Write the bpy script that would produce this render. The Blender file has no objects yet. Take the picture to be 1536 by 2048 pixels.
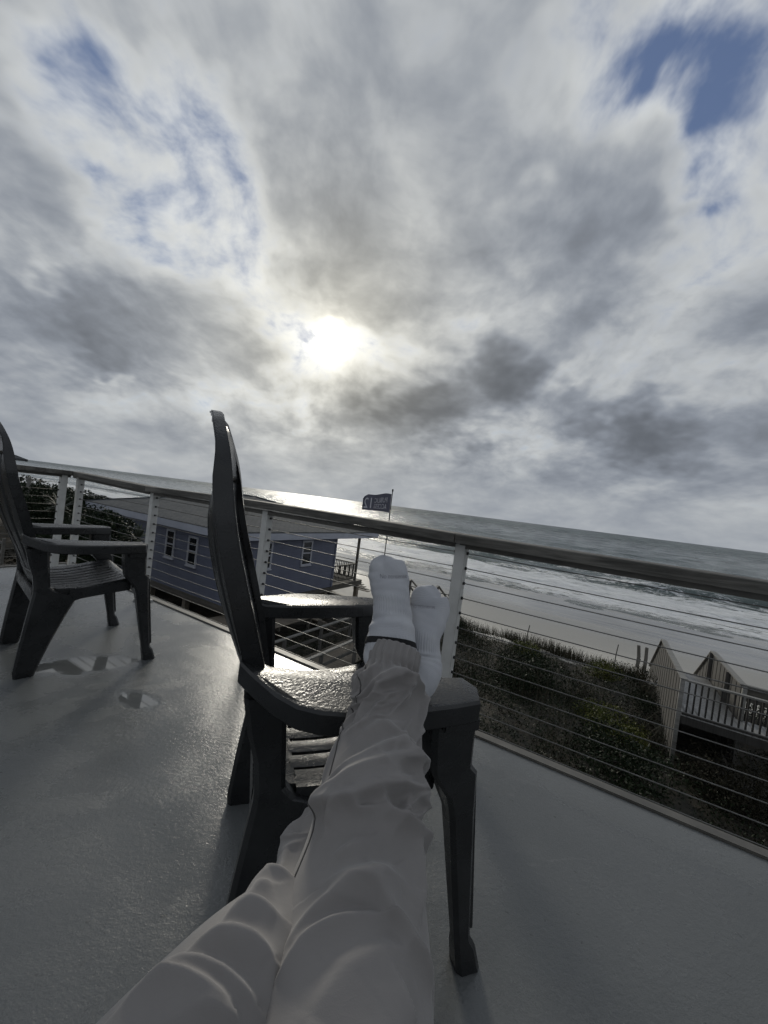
import bpy, bmesh, math, random
import numpy as np
from mathutils import Vector, Matrix
from mathutils.bvhtree import BVHTree

random.seed(7)
rng = np.random.default_rng(11)
scene = bpy.context.scene
COL = scene.collection

# ------------------------------------------------------------------ camera
ROLL, PITCH, EYE = math.radians(7.2), math.radians(-1.086), Vector((0, 0, 1.05))
cam_data = bpy.data.cameras.new('camera')
cam_data.sensor_fit = 'VERTICAL'
cam_data.sensor_height = 24.0
cam_data.lens = 24.0 * 769.0 / 2048.0
cam_data.clip_start = 0.02
cam_data.clip_end = 60000
cam = bpy.data.objects.new('camera', cam_data)
COL.objects.link(cam)
fwd = Vector((0, math.cos(PITCH), math.sin(PITCH)))
upv = Vector((0, -math.sin(PITCH), math.cos(PITCH)))
cx = Vector((1, 0, 0)) * math.cos(ROLL) + upv * math.sin(ROLL)
cy = Vector((1, 0, 0)) * -math.sin(ROLL) + upv * math.cos(ROLL)
m = Matrix.Identity(4)
for i in range(3):
    m[i][0], m[i][1], m[i][2], m[i][3] = cx[i], cy[i], -fwd[i], EYE[i]
cam.matrix_world = m
scene.camera = cam
scene.render.resolution_x, scene.render.resolution_y = 768, 1024
scene.view_settings.view_transform = 'Standard'
scene.view_settings.look = 'None'
scene.view_settings.exposure = 0.40
scene.view_settings.gamma = 1.0
scene.cycles.max_bounces = 6
scene.cycles.use_denoising = True
scene.cycles.use_adaptive_sampling = True
scene.cycles.adaptive_threshold = 0.03
scene.cycles.caustics_reflective = False
scene.cycles.caustics_refractive = False


# ------------------------------------------------------------------ node expressions
class X:
    """a socket with arithmetic"""
    def __init__(self, nt, s):
        self.nt, self.s = nt, s

    def _m(self, op, b=None, c=None, clamp=False):
        nd = self.nt.nodes.new('ShaderNodeMath')
        nd.operation = op
        nd.use_clamp = clamp
        for i, v in enumerate((self, b, c)):
            if v is None:
                continue
            if isinstance(v, X):
                self.nt.links.new(v.s, nd.inputs[i])
            else:
                nd.inputs[i].default_value = v
        return X(self.nt, nd.outputs[0])

    def __add__(self, b): return self._m('ADD', b)
    __radd__ = __add__
    def __mul__(self, b): return self._m('MULTIPLY', b)
    __rmul__ = __mul__
    def __sub__(self, b): return self._m('SUBTRACT', b)
    def __rsub__(self, b): return (self * -1.0) + b
    def __truediv__(self, b): return self._m('DIVIDE', b)
    def pow(self, b): return self._m('POWER', b)
    def exp(self): return self._m('EXPONENT')
    def max(self, b): return self._m('MAXIMUM', b)
    def min(self, b): return self._m('MINIMUM', b)
    def abs(self): return self._m('ABSOLUTE')
    def sin(self): return self._m('SINE')
    def clamp(self): return self._m('ADD', 0.0, clamp=True)

    def ss(self, a, b, lo=0.0, hi=1.0, kind='SMOOTHSTEP'):
        nd = self.nt.nodes.new('ShaderNodeMapRange')
        nd.interpolation_type = kind
        self.nt.links.new(self.s, nd.inputs['Value'])
        for k, v in (('From Min', a), ('From Max', b), ('To Min', lo), ('To Max', hi)):
            nd.inputs[k].default_value = v
        return X(self.nt, nd.outputs['Result'])


def vec(nt, x, y, z=0.0):
    nd = nt.nodes.new('ShaderNodeCombineXYZ')
    for i, v in enumerate((x, y, z)):
        if isinstance(v, X):
            nt.links.new(v.s, nd.inputs[i])
        else:
            nd.inputs[i].default_value = v
    return nd.outputs[0]


def sep(nt, s):
    nd = nt.nodes.new('ShaderNodeSeparateXYZ')
    nt.links.new(s, nd.inputs[0])
    return [X(nt, o) for o in nd.outputs]


def dot(nt, s, v):
    nd = nt.nodes.new('ShaderNodeVectorMath')
    nd.operation = 'DOT_PRODUCT'
    nt.links.new(s, nd.inputs[0])
    nd.inputs[1].default_value = v
    return X(nt, nd.outputs['Value'])


def noise(nt, v, scale, detail=4, rough=0.55, dist=0.0, off=None, stretch=None, color=False, dim='3D'):
    if off is not None or stretch is not None:
        mp = nt.nodes.new('ShaderNodeMapping')
        nt.links.new(v, mp.inputs['Vector'])
        if off is not None:
            mp.inputs['Location'].default_value = off
        if stretch is not None:
            mp.inputs['Scale'].default_value = stretch
        v = mp.outputs[0]
    nd = nt.nodes.new('ShaderNodeTexNoise')
    nd.noise_dimensions = dim
    nt.links.new(v, nd.inputs['Vector'])
    nd.inputs['Scale'].default_value = scale
    nd.inputs['Detail'].default_value = detail
    nd.inputs['Roughness'].default_value = rough
    nd.inputs['Distortion'].default_value = dist
    return nd.outputs['Color'] if color else X(nt, nd.outputs['Fac'])


def mixc(nt, f, a, b):
    nd = nt.nodes.new('ShaderNodeMix')
    nd.data_type = 'RGBA'
    ins = [i for i in nd.inputs if i.type == 'RGBA']
    fac = nd.inputs[0]
    if isinstance(f, X):
        nt.links.new(f.s, fac)
    else:
        fac.default_value = f
    for i, v in zip(ins, (a, b)):
        if isinstance(v, (tuple, list)):
            i.default_value = (*v, 1) if len(v) == 3 else v
        else:
            nt.links.new(v, i)
    return [o for o in nd.outputs if o.type == 'RGBA'][0]


def scalec(nt, c, f):
    """colour times scalar"""
    nd = nt.nodes.new('ShaderNodeVectorMath')
    nd.operation = 'SCALE'
    if isinstance(c, (tuple, list)):
        nd.inputs[0].default_value = c[:3]
    else:
        nt.links.new(c, nd.inputs[0])
    if isinstance(f, X):
        nt.links.new(f.s, nd.inputs['Scale'])
    else:
        nd.inputs['Scale'].default_value = f
    return nd.outputs[0]


def addc(nt, a, b):
    nd = nt.nodes.new('ShaderNodeVectorMath')
    nd.operation = 'ADD'
    nt.links.new(a, nd.inputs[0])
    nt.links.new(b, nd.inputs[1])
    return nd.outputs[0]


# ------------------------------------------------------------------ sky and sun
SUN = Vector((-0.1885, 1.008, 0.408)).normalized()
world = bpy.data.worlds.new('World')
scene.world = world
world.use_nodes = True
nt = world.node_tree
nt.nodes.clear()
sky = nt.nodes.new('ShaderNodeTexSky')
sky.sky_type = 'NISHITA'
sky.sun_disc = False
sky.sun_elevation = math.asin(SUN.z)
sky.sun_rotation = math.atan2(SUN.x, SUN.y)
sky.air_density, sky.dust_density, sky.ozone_density = 1.0, 0.3, 2.0
tc = nt.nodes.new('ShaderNodeTexCoord')
D = tc.outputs['Generated']
dx, dy, dz = sep(nt, D)
zc = dz.max(0.0)
den = (zc + 0.40) * 0.62
P = vec(nt, dx / den, dy / den, 0.0)
# domain warp
wv = noise(nt, P, 1.1, 3, 0.5, color=True, dim='2D')
wsub = nt.nodes.new('ShaderNodeVectorMath'); wsub.operation = 'SUBTRACT'
nt.links.new(wv, wsub.inputs[0]); wsub.inputs[1].default_value = (0.5, 0.5, 0.5)
wsc = scalec(nt, wsub.outputs[0], 0.30)
Pw = addc(nt, P, wsc)
n_big = noise(nt, Pw, 0.8, 4, 0.55, 0.0, off=(3.1, 1.7, 0), stretch=(1.15, 0.75, 1), dim='2D')
n_mid = noise(nt, Pw, 1.9, 5, 0.53, 0.0, off=(-4.3, 2.2, 0), stretch=(1.05, 0.9, 1), dim='2D')
n_fin = noise(nt, Pw, 8.0, 4, 0.56, 0.0, off=(1.3, 7.7, 0), stretch=(1.0, 1.0, 1), dim='2D')
wf = noise(nt, P, 5.0, 2, 0.6, color=True, dim='2D')
wfs = nt.nodes.new('ShaderNodeVectorMath'); wfs.operation = 'SUBTRACT'
nt.links.new(wf, wfs.inputs[0]); wfs.inputs[1].default_value = (0.5, 0.5, 0.5)
wfin = wfs.outputs[0]
# warped direction for the placed cloud masses and gaps
dw = addc(nt, addc(nt, D, scalec(nt, wsub.outputs[0], 0.22)), scalec(nt, wfin, 0.16))


def normalize(s):
    nd = nt.nodes.new('ShaderNodeVectorMath'); nd.operation = 'NORMALIZE'
    nt.links.new(s, nd.inputs[0])
    return nd.outputs[0]


dw = normalize(dw)


def lobe(c, deg, s=dw):
    c = Vector(c).normalized()
    k = 1.0 / (1.0 - math.cos(math.radians(deg)))
    return dot(nt, s, c)._m('MULTIPLY_ADD', k, -k).exp()


SKY_LOBES = [  # direction, angular radius (deg), thickness change
    ((0.183, 0.918, 0.351), 4.5, 0.95),
    ((0.244, 0.913, 0.327), 4, 0.35),
    ((0.044, 0.967, 0.251), 3.8, 0.9),
    ((0.138, 0.969, 0.206), 3.5, 0.5),
    ((0.483, 0.850, 0.210), 4.5, 0.8),
    ((0.571, 0.799, 0.186), 5, 0.5),
    ((0.391, 0.893, 0.223), 4, 0.22),
    ((-0.673, 0.693, 0.257), 8, 0.5),
    ((-0.629, 0.743, 0.230), 5, 0.19),
    ((0.300, 0.789, 0.537), 8, 0.4),
    ((0.189, 0.784, 0.591), 6, 0.15),
    ((0.056, 0.655, 0.754), 13, 0.1),
    ((-0.152, 0.645, 0.749), 10, 0.05),
    ((-0.053, 0.755, 0.654), 8, 0.12),
    ((-0.225, 0.840, 0.493), 4, 0.22),
    ((0.080, 0.857, 0.509), 6, 0.15),
    ((-0.520, 0.780, 0.349), 5, 0.12),
    ((-0.030, 0.990, 0.138), 5, 0.19),
    ((-0.531, 0.838, 0.129), 6, 0.12),
    ((-0.324, 0.632, 0.704), 6, 0.06),
    ((0.523, 0.849, 0.077), 9, 0.09),
    ((-0.486, 0.732, 0.478), 9, -0.3),
    ((-0.545, 0.625, 0.559), 7, -0.25),
    ((-0.360, 0.711, 0.604), 6, -0.2),
    ((0.115, 0.759, 0.641), 4, -0.18),
    ((0.205, 0.757, 0.621), 4, -0.15),
    ((0.432, 0.773, 0.465), 7, -0.12),
    ((0.530, 0.702, 0.475), 7, -0.12),
    ((0.522, 0.778, 0.349), 5, -0.1),
    ((-0.287, 0.901, 0.326), 6, -0.2),
    ((-0.064, 0.907, 0.416), 3, -0.3),
    ((0.192, 0.623, 0.758), 5, -0.4),
    ((0.250, 0.647, 0.720), 5, -0.3),
    ((-0.346, 0.829, 0.440), 6, -0.12),
    ((-0.188, 0.961, 0.201), 4, -0.3),
    ((-0.651, 0.746, 0.141), 6, -0.2),
    ((0.307, 0.877, 0.369), 3, -0.3),
    ((-0.617, 0.536, 0.576), 7, -0.46),
    ((-0.582, 0.574, 0.576), 4.5, -0.33),
    ((-0.445, 0.668, 0.597), 4, -0.08),
    ((-0.390, 0.695, 0.604), 3, -0.05),
    ((-0.465, 0.642, 0.610), 3, -0.05),
    ((0.339, 0.566, 0.751), 5, -0.55),
    ((0.437, 0.562, 0.702), 5, -0.42),
    ((0.307, 0.601, 0.738), 3, -0.35),
    ((0.443, 0.542, 0.714), 5, -0.15),
    ((0.347, 0.609, 0.714), 3, -0.3),
    ((0.391, 0.571, 0.721), 3, 0.3),
    ((0.270, 0.595, 0.757), 3, 0.2),
    ((0.451, 0.618, 0.644), 5, -0.46),
    ((0.436, 0.645, 0.627), 3, -0.31),
    ((0.144, 0.746, 0.650), 1.8, -0.3),
    ((-0.647, 0.671, 0.362), 2.5, -0.38),
    ((-0.625, 0.699, 0.347), 2, -0.31),
    ((-0.607, 0.771, 0.192), 1.8, -0.38),
    ((-0.498, 0.719, 0.485), 2.5, -0.18),
    ((0.589, 0.744, 0.316), 4, -0.15),
    ((0.431, 0.760, 0.487), 3, -0.15),
    ((0.366, 0.870, 0.329), 2, -0.25),
    ((0.515, 0.612, 0.600), 5, -0.3),
]
thick = (n_big - 0.5) * 1.0 + (n_mid - 0.5) * 1.75 + (n_fin - 0.5) * 0.42 + 0.60
for c, deg, w in SKY_LOBES:
    thick = lobe(c, deg)._m('MULTIPLY_ADD', w, thick)
# low down the layer is seen edge-on: an even grey veil
veil = dz.ss(0.01, 0.21, 1.0, 0.0)
thick = thick * (1.0 - veil * 0.72) + veil * 0.42
# soft floor at zero
tpos = ((thick * 6.0).exp() + 1.0)._m('LOGARITHM', math.e) / 6.0
sd = dot(nt, D, SUN)
halo = ((sd - 1.0) * (1.0 / (1 - math.cos(math.radians(19))))).exp()
ring = ((sd - 1.0) * (1.0 / (1 - math.cos(math.radians(3.8))))).exp()
sdw = dot(nt, normalize(addc(nt, D, scalec(nt, wfin, 0.075))), SUN)
core = ((sdw - 1.0) * (1.0 / (1 - math.cos(math.radians(1.45))))).exp()
trans = (tpos * -1.75).exp()                       # light let through
lum = trans * 0.58 + 0.088
lum = lum + halo * (trans * 0.42 + 0.03) + ring * (trans * 0.6 + 0.06)
shade = tpos.ss(0.15, 0.95)
tint = mixc(nt, shade, (0.97, 1.0, 1.0), (0.86, 0.95, 1.10))
tint = mixc(nt, (halo * 1.0).min(1.0), tint, (1.0, 0.98, 0.88))
cloud = scalec(nt, tint, lum)
bluesky = scalec(nt, sky.outputs[0], 0.06)
bluesky = mixc(nt, 0.6, bluesky, (0.095, 0.130, 0.235))
cover = (thick + (n_fin - 0.5) * 0.6).ss(-0.50, 0.50)
col = mixc(nt, cover, bluesky, cloud)
col = addc(nt, col, scalec(nt, (1.0, 0.93, 0.74), ring * 0.10 + core * (n_fin.ss(0.36, 0.56)) * 6.0))
bg = nt.nodes.new('ShaderNodeBackground')
nt.links.new(scalec(nt, col, 10.0), bg.inputs['Color'])
bg.inputs['Strength'].default_value = 0.1
out = nt.nodes.new('ShaderNodeOutputWorld')
nt.links.new(bg.outputs[0], out.inputs['Surface'])
world.cycles.sampling_method = 'MANUAL'
world.cycles.sample_map_resolution = 512

sun_data = bpy.data.lights.new('sun', 'SUN')
sun_data.energy = 1.1
sun_data.angle = math.radians(11)
sun_data.color = (1.0, 0.94, 0.82)
sun_obj = bpy.data.objects.new('sun', sun_data)
COL.objects.link(sun_obj)
sun_obj.rotation_euler = (-SUN).to_track_quat('-Z', 'Y').to_euler()

# ------------------------------------------------------------------ frames
TH = math.radians(-30.2)
S = np.array([math.cos(TH), math.sin(TH), 0.0])     # along the shore, to the right
N = np.array([-math.sin(TH), math.cos(TH), 0.0])    # out to sea
ZU = np.array([0, 0, 1.0])


def W(s, n, z=0.0):
    return S * s + N * n + ZU * z


# ------------------------------------------------------------------ mesh helpers
def link(o, parent=None):
    COL.objects.link(o)
    if parent is not None:
        o.parent = parent
    return o


def tag(o, label=None, cat=None, group=None, kind=None):
    if label: o['label'] = label
    if cat: o['category'] = cat
    if group: o['group'] = group
    if kind: o['kind'] = kind
    return o


def empty(name, loc=(0, 0, 0), rz=0.0, label=None, cat=None, group=None):
    o = bpy.data.objects.new(name, None)
    o.empty_display_size = 0.1
    o.location = loc
    o.rotation_euler = (0, 0, rz)
    link(o)
    return tag(o, label, cat, group)


def mesh_data(name, verts, faces, mat, smooth=False):
    me = bpy.data.meshes.new(name)
    me.from_pydata([tuple(map(float, v)) for v in verts], [], [tuple(map(int, f)) for f in faces])
    if mat is not None:
        me.materials.append(mat)
    if smooth:
        me.polygons.foreach_set('use_smooth', [True] * len(me.polygons))
    me.update()
    return me


def obj(name, me, parent=None, loc=None, world_parent=True):
    o = bpy.data.objects.new(name, me)
    link(o, parent)
    if loc is not None:
        o.location = loc
    return o


class MB:
    """collects boxes, tubes and lofts into one mesh"""
    def __init__(self):
        self.v, self.f = [], []

    def add(self, v, f):
        o = len(self.v)
        self.v.extend([np.asarray(p, float) for p in v])
        self.f.extend([tuple(i + o for i in q) for q in f])
        return self

    def box(self, c, sx, sy, sz, ax=None):
        """c centre, full sizes along axes ax (three unit vectors)"""
        ax = ax or (np.array([1, 0, 0]), np.array([0, 1, 0]), ZU)
        c = np.asarray(c, float)
        v = []
        for k in (-1, 1):
            for j in (-1, 1):
                for i in (-1, 1):
                    v.append(c + ax[0] * i * sx / 2 + ax[1] * j * sy / 2 + ax[2] * k * sz / 2)
        f = [(0, 2, 3, 1), (4, 5, 7, 6), (0, 1, 5, 4), (2, 6, 7, 3), (0, 4, 6, 2), (1, 3, 7, 5)]
        return self.add(v, f)

    def beam(self, a, b, w, h, up=ZU):
        """rectangular bar from a to b, w sideways, h along up"""
        a, b = np.asarray(a, float), np.asarray(b, float)
        d = b - a
        L = np.linalg.norm(d); d = d / L
        sd_ = np.cross(d, up); sd_ /= np.linalg.norm(sd_)
        u = np.cross(sd_, d)
        return self.box((a + b) / 2, L, w, h, (d, sd_, u))

    def tube(self, path, r, seg=8, cap=True):
        path = [np.asarray(p, float) for p in path]
        rs = r if isinstance(r, (list, tuple)) else [r] * len(path)
        base = len(self.v)
        prev = None
        for i, p in enumerate(path):
            d = path[min(i + 1, len(path) - 1)] - path[max(i - 1, 0)]
            d = d / (np.linalg.norm(d) + 1e-12)
            ref = ZU if abs(d[2]) < 0.9 else np.array([1.0, 0, 0])
            a = np.cross(d, ref) if prev is None else prev - d * np.dot(prev, d)
            a /= np.linalg.norm(a); prev = a
            b = np.cross(d, a)
            for k in range(seg):
                t = 2 * math.pi * k / seg
                self.v.append(p + (a * math.cos(t) + b * math.sin(t)) * rs[i])
        for i in range(len(path) - 1):
            for k in range(seg):
                k2 = (k + 1) % seg
                self.f.append((base + i * seg + k, base + i * seg + k2, base + (i + 1) * seg + k2, base + (i + 1) * seg + k))
        if cap:
            self.f.append(tuple(base + k for k in range(seg))[::-1])
            self.f.append(tuple(base + (len(path) - 1) * seg + k for k in range(seg)))
        return self

    def loft(self, secs, cap=True):
        """secs: rings with equal point counts"""
        base = len(self.v); n_ = len(secs[0])
        for r_ in secs:
            self.v.extend([np.asarray(p, float) for p in r_])
        for i in range(len(secs) - 1):
            for k in range(n_):
                k2 = (k + 1) % n_
                self.f.append((base + i * n_ + k, base + i * n_ + k2, base + (i + 1) * n_ + k2, base + (i + 1) * n_ + k))
        if cap:
            self.f.append(tuple(base + k for k in range(n_))[::-1])
            self.f.append(tuple(base + (len(secs) - 1) * n_ + k for k in range(n_)))
        return self

    def me(self, name, mat, smooth=False, bevel=0.0, seg=2, recalc=True):
        me = mesh_data(name, self.v, self.f, mat, smooth)
        if recalc or bevel:
            bm = bmesh.new(); bm.from_mesh(me)
            bmesh.ops.recalc_face_normals(bm, faces=bm.faces)
            if bevel:
                ed = [e for e in bm.edges if len(e.link_faces) == 2 and e.calc_face_angle(0) > 0.5]
                bmesh.ops.bevel(bm, geom=ed, offset=bevel, segments=seg, affect='EDGES', clamp_overlap=True)
                for f in bm.faces: f.smooth = True
            bm.to_mesh(me); bm.free()
        return me

    def build(self, name, mat, parent=None, smooth=False, bevel=0.0, seg=2):
        me = self.me(name, mat, smooth, bevel, seg)
        if bevel:
            sharpen(me)
        return obj(name, me, parent)


def sharpen(me, deg=40):
    """smooth shading that keeps hard edges"""
    try:
        me.set_sharp_from_angle(angle=math.radians(deg))
    except Exception:
        pass


def interp(x, xs, ys):
    return float(np.interp(x, xs, ys))


def spline(ts, pts, t):
    """monotone-ish smooth interpolation (Catmull-Rom) of pts over ts"""
    ts = np.asarray(ts, float); pts = np.asarray(pts, float)
    if pts.ndim == 1: pts = pts[:, None]
    mt = np.zeros_like(pts)
    mt[1:-1] = (pts[2:] - pts[:-2]) / (ts[2:] - ts[:-2])[:, None]
    mt[0] = (pts[1] - pts[0]) / (ts[1] - ts[0]); mt[-1] = (pts[-1] - pts[-2]) / (ts[-1] - ts[-2])
    t = np.atleast_1d(np.asarray(t, float))
    i = np.clip(np.searchsorted(ts, t, side='right') - 1, 0, len(ts) - 2)
    h = (ts[i + 1] - ts[i]); u = ((t - ts[i]) / h)[:, None]; h = h[:, None]
    return (2 * u**3 - 3 * u**2 + 1) * pts[i] + (u**3 - 2 * u**2 + u) * h * mt[i] + (-2 * u**3 + 3 * u**2) * pts[i + 1] + (u**3 - u**2) * h * mt[i + 1]


# ------------------------------------------------------------------ materials
def new_mat(name):
    mt = bpy.data.materials.new(name)
    mt.use_nodes = True
    t = mt.node_tree
    b = t.nodes['Principled BSDF']
    return mt, t, b


def setin(t, b, key, v):
    if isinstance(v, X): t.links.new(v.s, b.inputs[key])
    elif isinstance(v, (int, float)): b.inputs[key].default_value = v
    elif isinstance(v, (tuple, list)): b.inputs[key].default_value = (*v, 1) if len(v) == 3 else v
    else: t.links.new(v, b.inputs[key])


def bump(t, b, h, strength=0.3, dist=0.01):
    nd = t.nodes.new('ShaderNodeBump')
    nd.inputs['Strength'].default_value = strength
    nd.inputs['Distance'].default_value = dist
    t.links.new(h.s, nd.inputs['Height'])
    t.links.new(nd.outputs[0], b.inputs['Normal'])
    return nd


def ocoord(t): return t.nodes.new('ShaderNodeTexCoord').outputs['Object']
def wcoord(t): return t.nodes.new('ShaderNodeNewGeometry').outputs['Position']
def uvcoord(t): return t.nodes.new('ShaderNodeTexCoord').outputs['UV']


def simple(name, c1, c2, scale=8.0, rough=0.6, stretch=None, bs=0.25, bd=0.004, bscale=None, spec=0.5, detail=6, world=False):
    mt, t, b = new_mat(name)
    co = wcoord(t) if world else ocoord(t)
    f = noise(t, co, scale, detail, 0.6, stretch=stretch)
    g = noise(t, co, scale * 0.23, 3, 0.5, off=(5, 2, 1), stretch=stretch)
    fac = (f * 0.7 + g * 0.5 - 0.1).ss(0.28, 0.72)
    setin(t, b, 'Base Color', mixc(t, fac, c1, c2))
    setin(t, b, 'Roughness', (f * 0.25 + (rough - 0.12)))
    b.inputs['Specular IOR Level'].default_value = spec
    h = noise(t, co, bscale or scale * 3, 5, 0.6, stretch=stretch)
    bump(t, b, h, bs, bd)
    return mt


def wood_mat(name, c1, c2, axis=0, rough=0.75, scale=2.0, bd=0.004, world=False):
    st = [22.0, 22.0, 22.0]; st[axis] = 1.2
    return simple(name, c1, c2, scale, rough, tuple(st), 0.5, bd, scale * 1.6, world=world)


M = {}
M['white_metal'] = simple('white_metal', (0.50, 0.50, 0.48), (0.62, 0.62, 0.60), 14, 0.5, bs=0.15, bd=0.001)
M['steel'] = simple('steel', (0.10, 0.10, 0.095), (0.18, 0.175, 0.165), 60, 0.35)
M['steel'].node_tree.nodes['Principled BSDF'].inputs['Metallic'].default_value = 0.85
M['black_metal'] = simple('black_metal', (0.012, 0.012, 0.013), (0.03, 0.03, 0.03), 30, 0.5)
M['trim_metal'] = simple('trim_metal', (0.07, 0.066, 0.058), (0.13, 0.124, 0.11), 9, 0.5, bd=0.002)
M['blue_siding'] = None
M['fascia'] = simple('fascia', (0.34, 0.36, 0.42), (0.42, 0.44, 0.50), 3, 0.6)
M['win_frame'] = simple('win_frame', (0.34, 0.35, 0.39), (0.42, 0.43, 0.47), 5, 0.5)
M['bleached'] = wood_mat('bleached', (0.125, 0.122, 0.110), (0.225, 0.22, 0.205), 0, 0.55)
M['dark_wood'] = wood_mat('dark_wood', (0.05, 0.045, 0.04), (0.13, 0.12, 0.10), 0)
M['grey_wood'] = wood_mat('grey_wood', (0.055, 0.053, 0.047), (0.125, 0.12, 0.11), 2)
M['brown_wood'] = wood_mat('brown_wood', (0.085, 0.07, 0.052), (0.19, 0.165, 0.13), 0)
M['black_wood'] = wood_mat('black_wood', (0.018, 0.017, 0.015), (0.05, 0.047, 0.042), 2)
M['pale_boards'] = wood_mat('pale_boards', (0.26, 0.255, 0.245), (0.38, 0.375, 0.36), 1, 0.42)
M['bark'] = simple('bark', (0.04, 0.033, 0.026), (0.1, 0.085, 0.07), 12, 0.9, bd=0.01)

# glass
mt, t, b = new_mat('glass_dark')
setin(t, b, 'Base Color', (0.010, 0.013, 0.018)); b.inputs['Roughness'].default_value = 0.06
M['glass'] = mt

# weathered cap rail: grey timber with dark grain and knots
mt, t, b = new_mat('cap_rail_wood')
co = ocoord(t)
g1 = noise(t, co, 1.0, 7, 0.65, 1.2, stretch=(2.2, 38, 38))
g2 = noise(t, co, 2.6, 4, 0.6, 0.8, stretch=(1.0, 3.0, 3.0), off=(3, 1, 2))
g3 = noise(t, co, 90, 3, 0.6)
fac = (g1 * 0.75 + g2 * 0.55 - 0.15).ss(0.30, 0.74)
setin(t, b, 'Base Color', mixc(t, fac, (0.040, 0.038, 0.033), (0.170, 0.162, 0.145)))
setin(t, b, 'Roughness', g2 * 0.3 + 0.58)
bump(t, b, g1 + g3 * 0.25, 0.5, 0.006)
M['cap_rail'] = mt

# resin chair plastic, pebbled
mt, t, b = new_mat('chair_resin')
co = ocoord(t)
peb = noise(t, co, 150, 2, 0.5, 0.6)
fine = noise(t, co, 600, 2, 0.5)
drt = noise(t, co, 9, 5, 0.6)
setin(t, b, 'Base Color', mixc(t, drt.ss(0.35, 0.7), (0.011, 0.012, 0.013), (0.022, 0.0235, 0.0245)))
wetn = noise(t, co, 20, 3, 0.5, off=(2, 9, 4))
setin(t, b, 'Roughness', wetn.ss(0.4, 0.65, 0.24, 0.38))
nx, ny, nz = sep(t, t.nodes.new('ShaderNodeNewGeometry').outputs['Normal'])
bump(t, b, peb * nz.ss(0.5, 0.95, 0.12, 1.0) + fine * 0.08, 0.5, 0.0030)
M['resin'] = mt

# wet painted deck
mt, t, b = new_mat('wet_deck')
co = wcoord(t)
px_, py_, pz_ = sep(t, co)
gr = noise(t, co, 260, 3, 0.6)
pat = noise(t, co, 2.3, 6, 0.6, 0.4)
pat2 = noise(t, co, 0.9, 3, 0.5, off=(4, 4, 0))
stip = noise(t, co, 70, 4, 0.6, off=(1, 5, 0))
warp = noise(t, co, 5.0, 8, 0.7, off=(9, 2, 0))


def pud(x, y, a, bb, rot):
    c_, s_ = math.cos(rot), math.sin(rot)
    u = ((px_ - x) * c_ + (py_ - y) * s_) / a
    v = ((px_ - x) * -s_ + (py_ - y) * c_) / bb
    return (u * u + v * v + (warp - 0.5) * 4.0).ss(0.45, 1.15, 1.0, 0.0)


puddle = pud(-1.50, 2.03, 0.27, 0.14, 0.45)
for a in ((-1.02, 1.77, 0.14, 0.07, -0.5), 
          (-2.6, 2.1, 0.35, 0.12, 0.3), (0.6, 0.2, 0.3, 0.2, 0.4)):
    puddle = puddle.max(pud(*a))
wet = pat.ss(0.36, 0.64)
basec = mixc(t, pat2.ss(0.3, 0.7), (0.112, 0.119, 0.120), (0.140, 0.147, 0.148))
basec = mixc(t, (gr - 0.5).abs() * 1.6, basec, (0.05, 0.055, 0.055))
basec = mixc(t, wet * 0.30, basec, (0.075, 0.079, 0.080))
spk = noise(t, co, 38, 2, 0.5, off=(3, 3, 0)).ss(0.70, 0.74)
scf = noise(t, co, 3.0, 5, 0.7, 1.5, off=(8, 1, 0), stretch=(1, 2.2, 1)).ss(0.60, 0.72)
basec = mixc(t, spk * 0.5, basec, (0.04, 0.04, 0.038))
basec = mixc(t, scf * 0.35, basec, (0.19, 0.195, 0.19))
setin(t, b, 'Base Color', basec)
rr = wet * -0.19 + 0.34 + (stip - 0.5) * 0.12
rr = rr * (1.0 - puddle) + puddle * 0.02
setin(t, b, 'Roughness', rr)
hh = (gr * 0.35 + stip * 0.9 * (1.0 - wet * 0.4)) * (1.0 - puddle)
bump(t, b, hh, 0.42, 0.004)
setin(t, b, 'Specular IOR Level', puddle * 0.45 + 0.65)
M['deck'] = mt

# sand, wet towards the water, leaf litter on the dune
mt, t, b = new_mat('beach_ground')
co = wcoord(t)
sc_, nc_ = dot(t, co, S), dot(t, co, N)
fo = noise(t, co, 3.2, 5, 0.65)
f2 = noise(t, co, 0.35, 5, 0.6)
wav = noise(t, vec(t, sc_ * 0.05, nc_ * 0.25, 0), 1.0, 4, 0.6)
wetm = (nc_ + (wav - 0.5) * 9.0).ss(24.5, 27.5)
wetl = (nc_ + (wav - 0.5) * 8.0).ss(29.0, 35.0)
dry = mixc(t, f2.ss(0.3, 0.7), (0.43, 0.415, 0.375), (0.50, 0.485, 0.445))
dry = mixc(t, fo.ss(0.55, 0.75) * 0.35, dry, (0.25, 0.235, 0.2))
sand = mixc(t, wetm, dry, (0.30, 0.29, 0.265))
stk = noise(t, vec(t, sc_ * 0.03, nc_ * 0.5, 0), 1.0, 5, 0.6, 0.6, off=(7, 3, 0))
sand = mixc(t, wetl * stk.ss(0.3, 0.7), sand, (0.20, 0.20, 0.19))
edge_n = noise(t, co, 0.55, 6, 0.65, off=(2, 3, 0))
land = sc_.ss(-14.0, -22.0)
veg = (nc_ * -1.0 + (edge_n - 0.5) * 5.0 + 18.9 + land * 9.0).ss(-0.3, 0.5)
lit = mixc(t, fo.ss(0.35, 0.7), (0.018, 0.018, 0.013), (0.060, 0.050, 0.034))
lit = mixc(t, land * f2.ss(0.42, 0.6), lit, (0.11, 0.085, 0.05))
setin(t, b, 'Base Color', mixc(t, veg, sand, lit))
setin(t, b, 'Roughness', (wetm * -0.34 + 0.82) - wetl * stk.ss(0.25, 0.65, 0.20, 0.40))
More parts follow.
